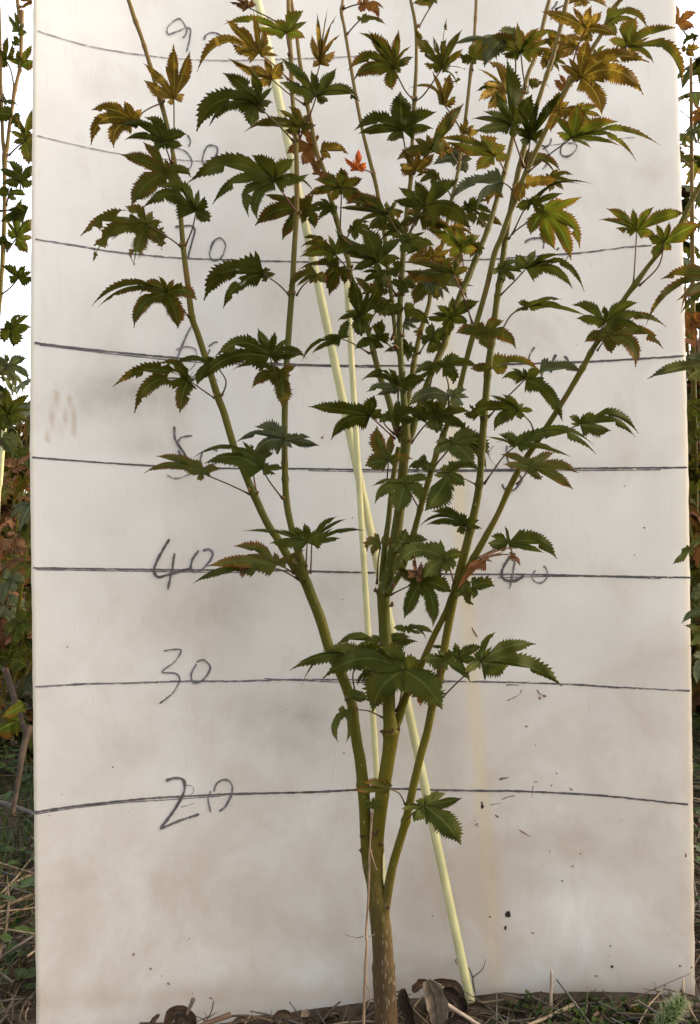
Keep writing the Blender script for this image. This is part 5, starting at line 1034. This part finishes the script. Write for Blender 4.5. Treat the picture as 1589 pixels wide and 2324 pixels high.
sheet([(340, 2330), (350, 2314), (362, 2302)], 13, 1.3, .690, 0, 'tiny shrivelled leaf left of the round curled leaf', 12)
sheet([(530, 2322), (548, 2312), (566, 2318)], 16, 1.2, .69, 0, 'small brown leaf scrap below the board midway to the trunk', 13)
sheet([(622, 2318), (640, 2300), (662, 2306)], 28, 1.6, .70, 0, 'crumpled brown leaf at the board foot left of the trunk', 14)
sheet([(1296, 2306), (1316, 2304), (1332, 2318), (1330, 2335)], 24, 1.2, .70, 0, 'brown fallen leaf on the moss right of the slanted straw', 15)
sheet([(1128, 2312), (1150, 2300), (1172, 2306)], 22, 1.2, .715, 2, 'dark leaf scrap on the soil midway between stake and upright twig', 16)
sheet([(1215, 2312), (1235, 2300), (1250, 2312)], 16, 1.1, .705, 1, 'small pale leaf scrap behind the slanted straw-coloured stick', 17)
sheet([(1010, 2330), (1040, 2318), (1070, 2326)], 34, 1.3, .69, 2, 'dark leaf lying below the long pale stick', 18)
sheet([(1420, 2290), (1440, 2282), (1462, 2290)], 18, 1.2, .725, 0, 'brown leaf scrap on the litter near the lower right board corner', 19)
stick('twig', [(439, 2268, .68), (432, 2284, .68), (424, 2302, .68)], .0018, VINE, 'short black stub of stem standing out of the round curled leaf', 'twig', GRP)
# foxtail seed head
root = empty('foxtail_grass', at(1500, 2340, .66), 'fuzzy green foxtail seed head at the bottom right corner', 'foxtail grass')
ax = [at(1496, 2335, .66), at(1518, 2308, .66), at(1538, 2284, .665), at(1552, 2268, .67)]
axf = [Vector(q) for q in catmull([tuple(p) for p in ax], 8)]
mb = MB(); tube(mb, [at(1470, 2400, .65)]+axf, .0009, 6); mb.build('stalk', WEED[0], root)
FOX = simple('foxtail_green', (.07,.12,.025), (.13,.17,.05), 200, .6, tr=.35); mb = MB(); mh = MB(); r_ = random.Random(9)
for i in range(420):
    t = r_.random(); p = axf[int(t*(len(axf)-1))]; d = (axf[-1]-axf[0]).normalized(); a = r_.uniform(0, 6.28); o1 = d.orthogonal().normalized(); o2 = d.cross(o1)
    rr = .0058*math.sin(math.pi*min(1, .18+t*.8))**.7; s = (o1*math.cos(a)+o2*math.sin(a)); q = p+s*rr*r_.uniform(.6, 1)
    U = (d*.8+s*.5).normalized(); tube(mb, [q-U*.0010, q, q+U*.0016], [.0003, .0008, .0002], 5)
    tube(mh, [q, q+(d*.6+s).normalized()*r_.uniform(.004, .008)], [.00016, .00005], 3, False)
mb.build('seed_head', FOX, root); mh.build('bristle', simple('bristle_pale', (.20,.23,.11), (.30,.28,.18), 100, .6), root)
mb = MB()       # small yellow-green cupped leaf beside it
blade(mb, (1440, 2300), [(1482, 2318, 26, .1), (1400, 2324, 22, .1), (1436, 2284, 14, 0)], lambda x, y, k, t, u: at(x, y, .69+.004*u*u), 0, 3, amp=.03)
o = mb.build('yellow_green_leaf', LM['l'], origin=at(1440, 2300, .69)); tag(o, 'small yellow-green leaf lying left of the foxtail', 'leaf')

# ------------------------------------------------------------------ saplings and bushes further back
def rand_leaf(mb, cen, size, heading, pitch, mi, seed):
    r_ = random.Random(seed); U = Vector((math.cos(heading)*math.cos(pitch), math.sin(heading)*math.cos(pitch), math.sin(pitch)))
    S = Vector((-math.sin(heading), math.cos(heading), r_.uniform(-.5, .5))).normalized(); N = U.cross(S).normalized()
    L = []
    for a, l in ((0, 1), (.62, .92), (-.62, .92), (1.25, .70), (-1.25, .70), (2.0, .38), (-2.0, .38)):
        l *= size*r_.uniform(.85, 1.1); a += r_.uniform(-.1, .1); L.append((math.cos(a)*l, math.sin(a)*l, size*.36*l/size+size*.03, 0.0))
    dr = r_.uniform(.5, 1.3)
    def mp(x, y, k, t, u):
        l = math.hypot(x, y); return cen+U*x+S*y+N*(-dr*l*l/size*.5+.03*size*abs(u))-Vector((0, 0, .25*l*l/size))
    blade(mb, (0, 0), L, mp, mi, seed, coarse=True, amp=.22)
def bg_sapling(seed, h, nst, nleaf, palette, size=.06):
    r_ = random.Random(seed); parts = []; mbs = MB(); mf = MB()
    for s in range(nst):
        a = r_.uniform(0, 6.28); ln = r_.uniform(.12, .34)*h; hh = h*r_.uniform(.8, 1.05)
        P = [Vector((0, 0, -.01)), Vector((math.cos(a)*ln*.2, math.sin(a)*ln*.2, hh*.2)), Vector((math.cos(a)*ln*.65, math.sin(a)*ln*.65, hh*.55)), Vector((math.cos(a)*ln, math.sin(a)*ln, hh))]
        P = [Vector(q) for q in catmull([tuple(p) for p in P], 8)]; n = len(P)
        m1 = MB(); tube(m1, P, [.006*(1.15-i/n)*(h/1.0)+.001 for i in range(n)], 8); parts.append(m1)
        for k in range(nleaf//nst):
            i = r_.randint(int(n*.18), n-1); p = P[i]; b = r_.uniform(0, 6.28); L = r_.uniform(.03, .07); q = p+Vector((math.cos(b)*L, math.sin(b)*L, L*r_.uniform(0, .8)))
            tube(mf, [p, (p+q)/2+Vector((0, 0, -.003)), q], .0008, 4, False, mi=len(palette))
            rand_leaf(mf, q, size*r_.uniform(.7, 1.15), b, r_.uniform(-.5, .3), r_.randrange(len(palette)), seed*997+k*13+s)
    return parts, mf, [LM[c_] for c_ in palette]+[PET]
protos = []
for i, (h, ns, nl, pal, sz) in enumerate(((1.15, 4, 90, 'gogls', .062), (.95, 4, 100, 'gorgsg', .055), (1.35, 5, 130, 'oglgy', .065), (.62, 5, 120, 'sogdo', .055))):
    root = empty('maple_sapling', Vector((0, 0, 0)), 'x', 'maple sapling', 'maple saplings in the nursery bed')
    st_, fo, mats = bg_sapling(40+i, h, ns, nl, pal, sz)
    for m1 in st_: m1.build('stem', STEM, root)
    fo.build('foliage', mats, root); protos.append(root)
def copy_tree(o, loc, rz, s, label):
    c = o.copy(); col.objects.link(c); c.location = loc; c.rotation_euler = (0, 0, rz); c.scale = (s, s, s); c['label'] = label
    for ch in list(o.children):
        d = ch.copy(); col.objects.link(d); d.parent = c
    return c
spots = [  # x, y, prototype, scale, label
 (-.62, 1.45, 3, 1.05, 'low bushy maple with russet leaves nearest behind the left edge of the board'),
 (-.90, 2.05, 3, 1.25, 'knee-high maple bush behind the low russet one at the left'),
 (-1.12, 2.75, 1, .95, 'slender maple in the second row at the left'),
 (-1.75, 4.1, 2, .72, 'farthest maple at the left end of the rows'),
 (-1.05, 2.45, 3, 1.4, 'broad dark maple bush in the middle of the left rows'),
 (-1.38, 3.4, 3, 1.7, 'big bush of mixed leaves closing the view at the left'),
 (.62, 1.30, 1, .85, 'maple with red-orange leaves closest behind the right edge of the board'),
 (.80, 1.85, 0, 1.02, 'tall green maple second behind the right edge of the board'),
 (.98, 2.30, 2, .95, 'tall yellow-leaved maple showing against the sky at the right'),
 (1.15, 2.75, 3, 1.7, 'dense low bush under the tall maples at the right'),
 (1.32, 3.1, 0, 1.15, 'green maple behind the dense bush at the right'),
 (1.62, 3.9, 2, 1.1, 'farthest tall maple at the right end of the rows'),
 (.66, 1.55, 3, 1.1, 'low bush at the foot of the red-orange maple'),
 (-.15, 1.9, 1, .8, 'unseen maple added behind the middle of the board to shade it'), (.25, 2.6, 0, .9, 'unseen maple added farther behind the board to shade it'),  # unseen, added to keep light off the back of the board
 (.665, 1.60, 2, .95, 'yellowing maple just outside the right board edge'), (.86, 2.08, 0, 1.1, 'green maple filling the gap between board and tall yellow one'), (1.02, 2.5, 3, 2.0, 'large russet bush closing the view at the right'),
 (-.22, 1.22, 3, .95, 'unseen low bush added behind the left half of the board to shade it'), (.12, 1.18, 3, 1.0, 'unseen low bush added behind the middle of the board to shade it'), (.36, 1.25, 3, .85, 'unseen low bush added behind the right half of the board to shade it'),  # unseen low bushes added to darken the lower board from behind
 (-.75, -.75, 3, 1.5, 'unseen bush added behind the camera to shade the board, left end'), (-.15, -.95, 3, 1.6, 'unseen bush added behind the camera to shade the board, left of the middle'),  # unseen bushes added behind the camera to shade the lower board
 (.45, -.9, 3, 1.5, 'unseen bush added behind the camera to shade the board, right of the middle'), (1.1, -.7, 3, 1.5, 'unseen bush added behind the camera to shade the board, right end')]
seen = set()
for i, (x, y, p, s, lab) in enumerate(spots):
    if p not in seen:
        seen.add(p); r0 = protos[p]; r0.location = (x, y, gz(x, y) if -.6 < y < 4.2 else -.03); r0.rotation_euler = (0, 0, i*1.3); r0.scale = (s,)*3; r0['label'] = lab
    else: copy_tree(protos[p], (x, y, gz(x, y) if -.6 < y < 4.2 else -.03), i*1.3, s, lab)
# far hedge
def hedge(seed, x0, x1, y, h, label):
    r_ = random.Random(seed); mb = MB(); n = int((x1-x0)*260)
    for i in range(n):
        x = r_.uniform(x0, x1); top = h*(.75+.35*noise.noise(Vector((x*.9, y, seed)))+.12*noise.noise(Vector((x*4, y, 2)))); z = top*r_.random()**.75; yy = y+r_.uniform(-.5, .5)
        for k in range(3):
            c_ = Vector((x+r_.uniform(-.1, .1), yy+r_.uniform(-.1, .1), z+r_.uniform(-.1, .1))); s = r_.uniform(.03, .07)
            U = Vector((r_.uniform(-1, 1), r_.uniform(-1, 1), r_.uniform(-1, 1))).normalized()*s; V_ = U.orthogonal().normalized()*s*.5
            mb.add([c_-U, c_+V_, c_+U, c_-V_], [(0, 1, 2, 3)], [(0, .5), (.5, 0), (1, .5), (.5, 1)], r_.randrange(4))
    o = mb.build('hedge_foliage', [LM['g'], LM['o'], LM['s'], LM['y']]); tag(o, label, 'hedge', kind='stuff'); return o
hedge(71, -5.5, -1.2, 6.3, 1.15, 'far off low thicket beyond the rows at the left')
hedge(72, 1.2, 5.5, 5.6, 2.0, 'far off taller thicket beyond the rows at the right')
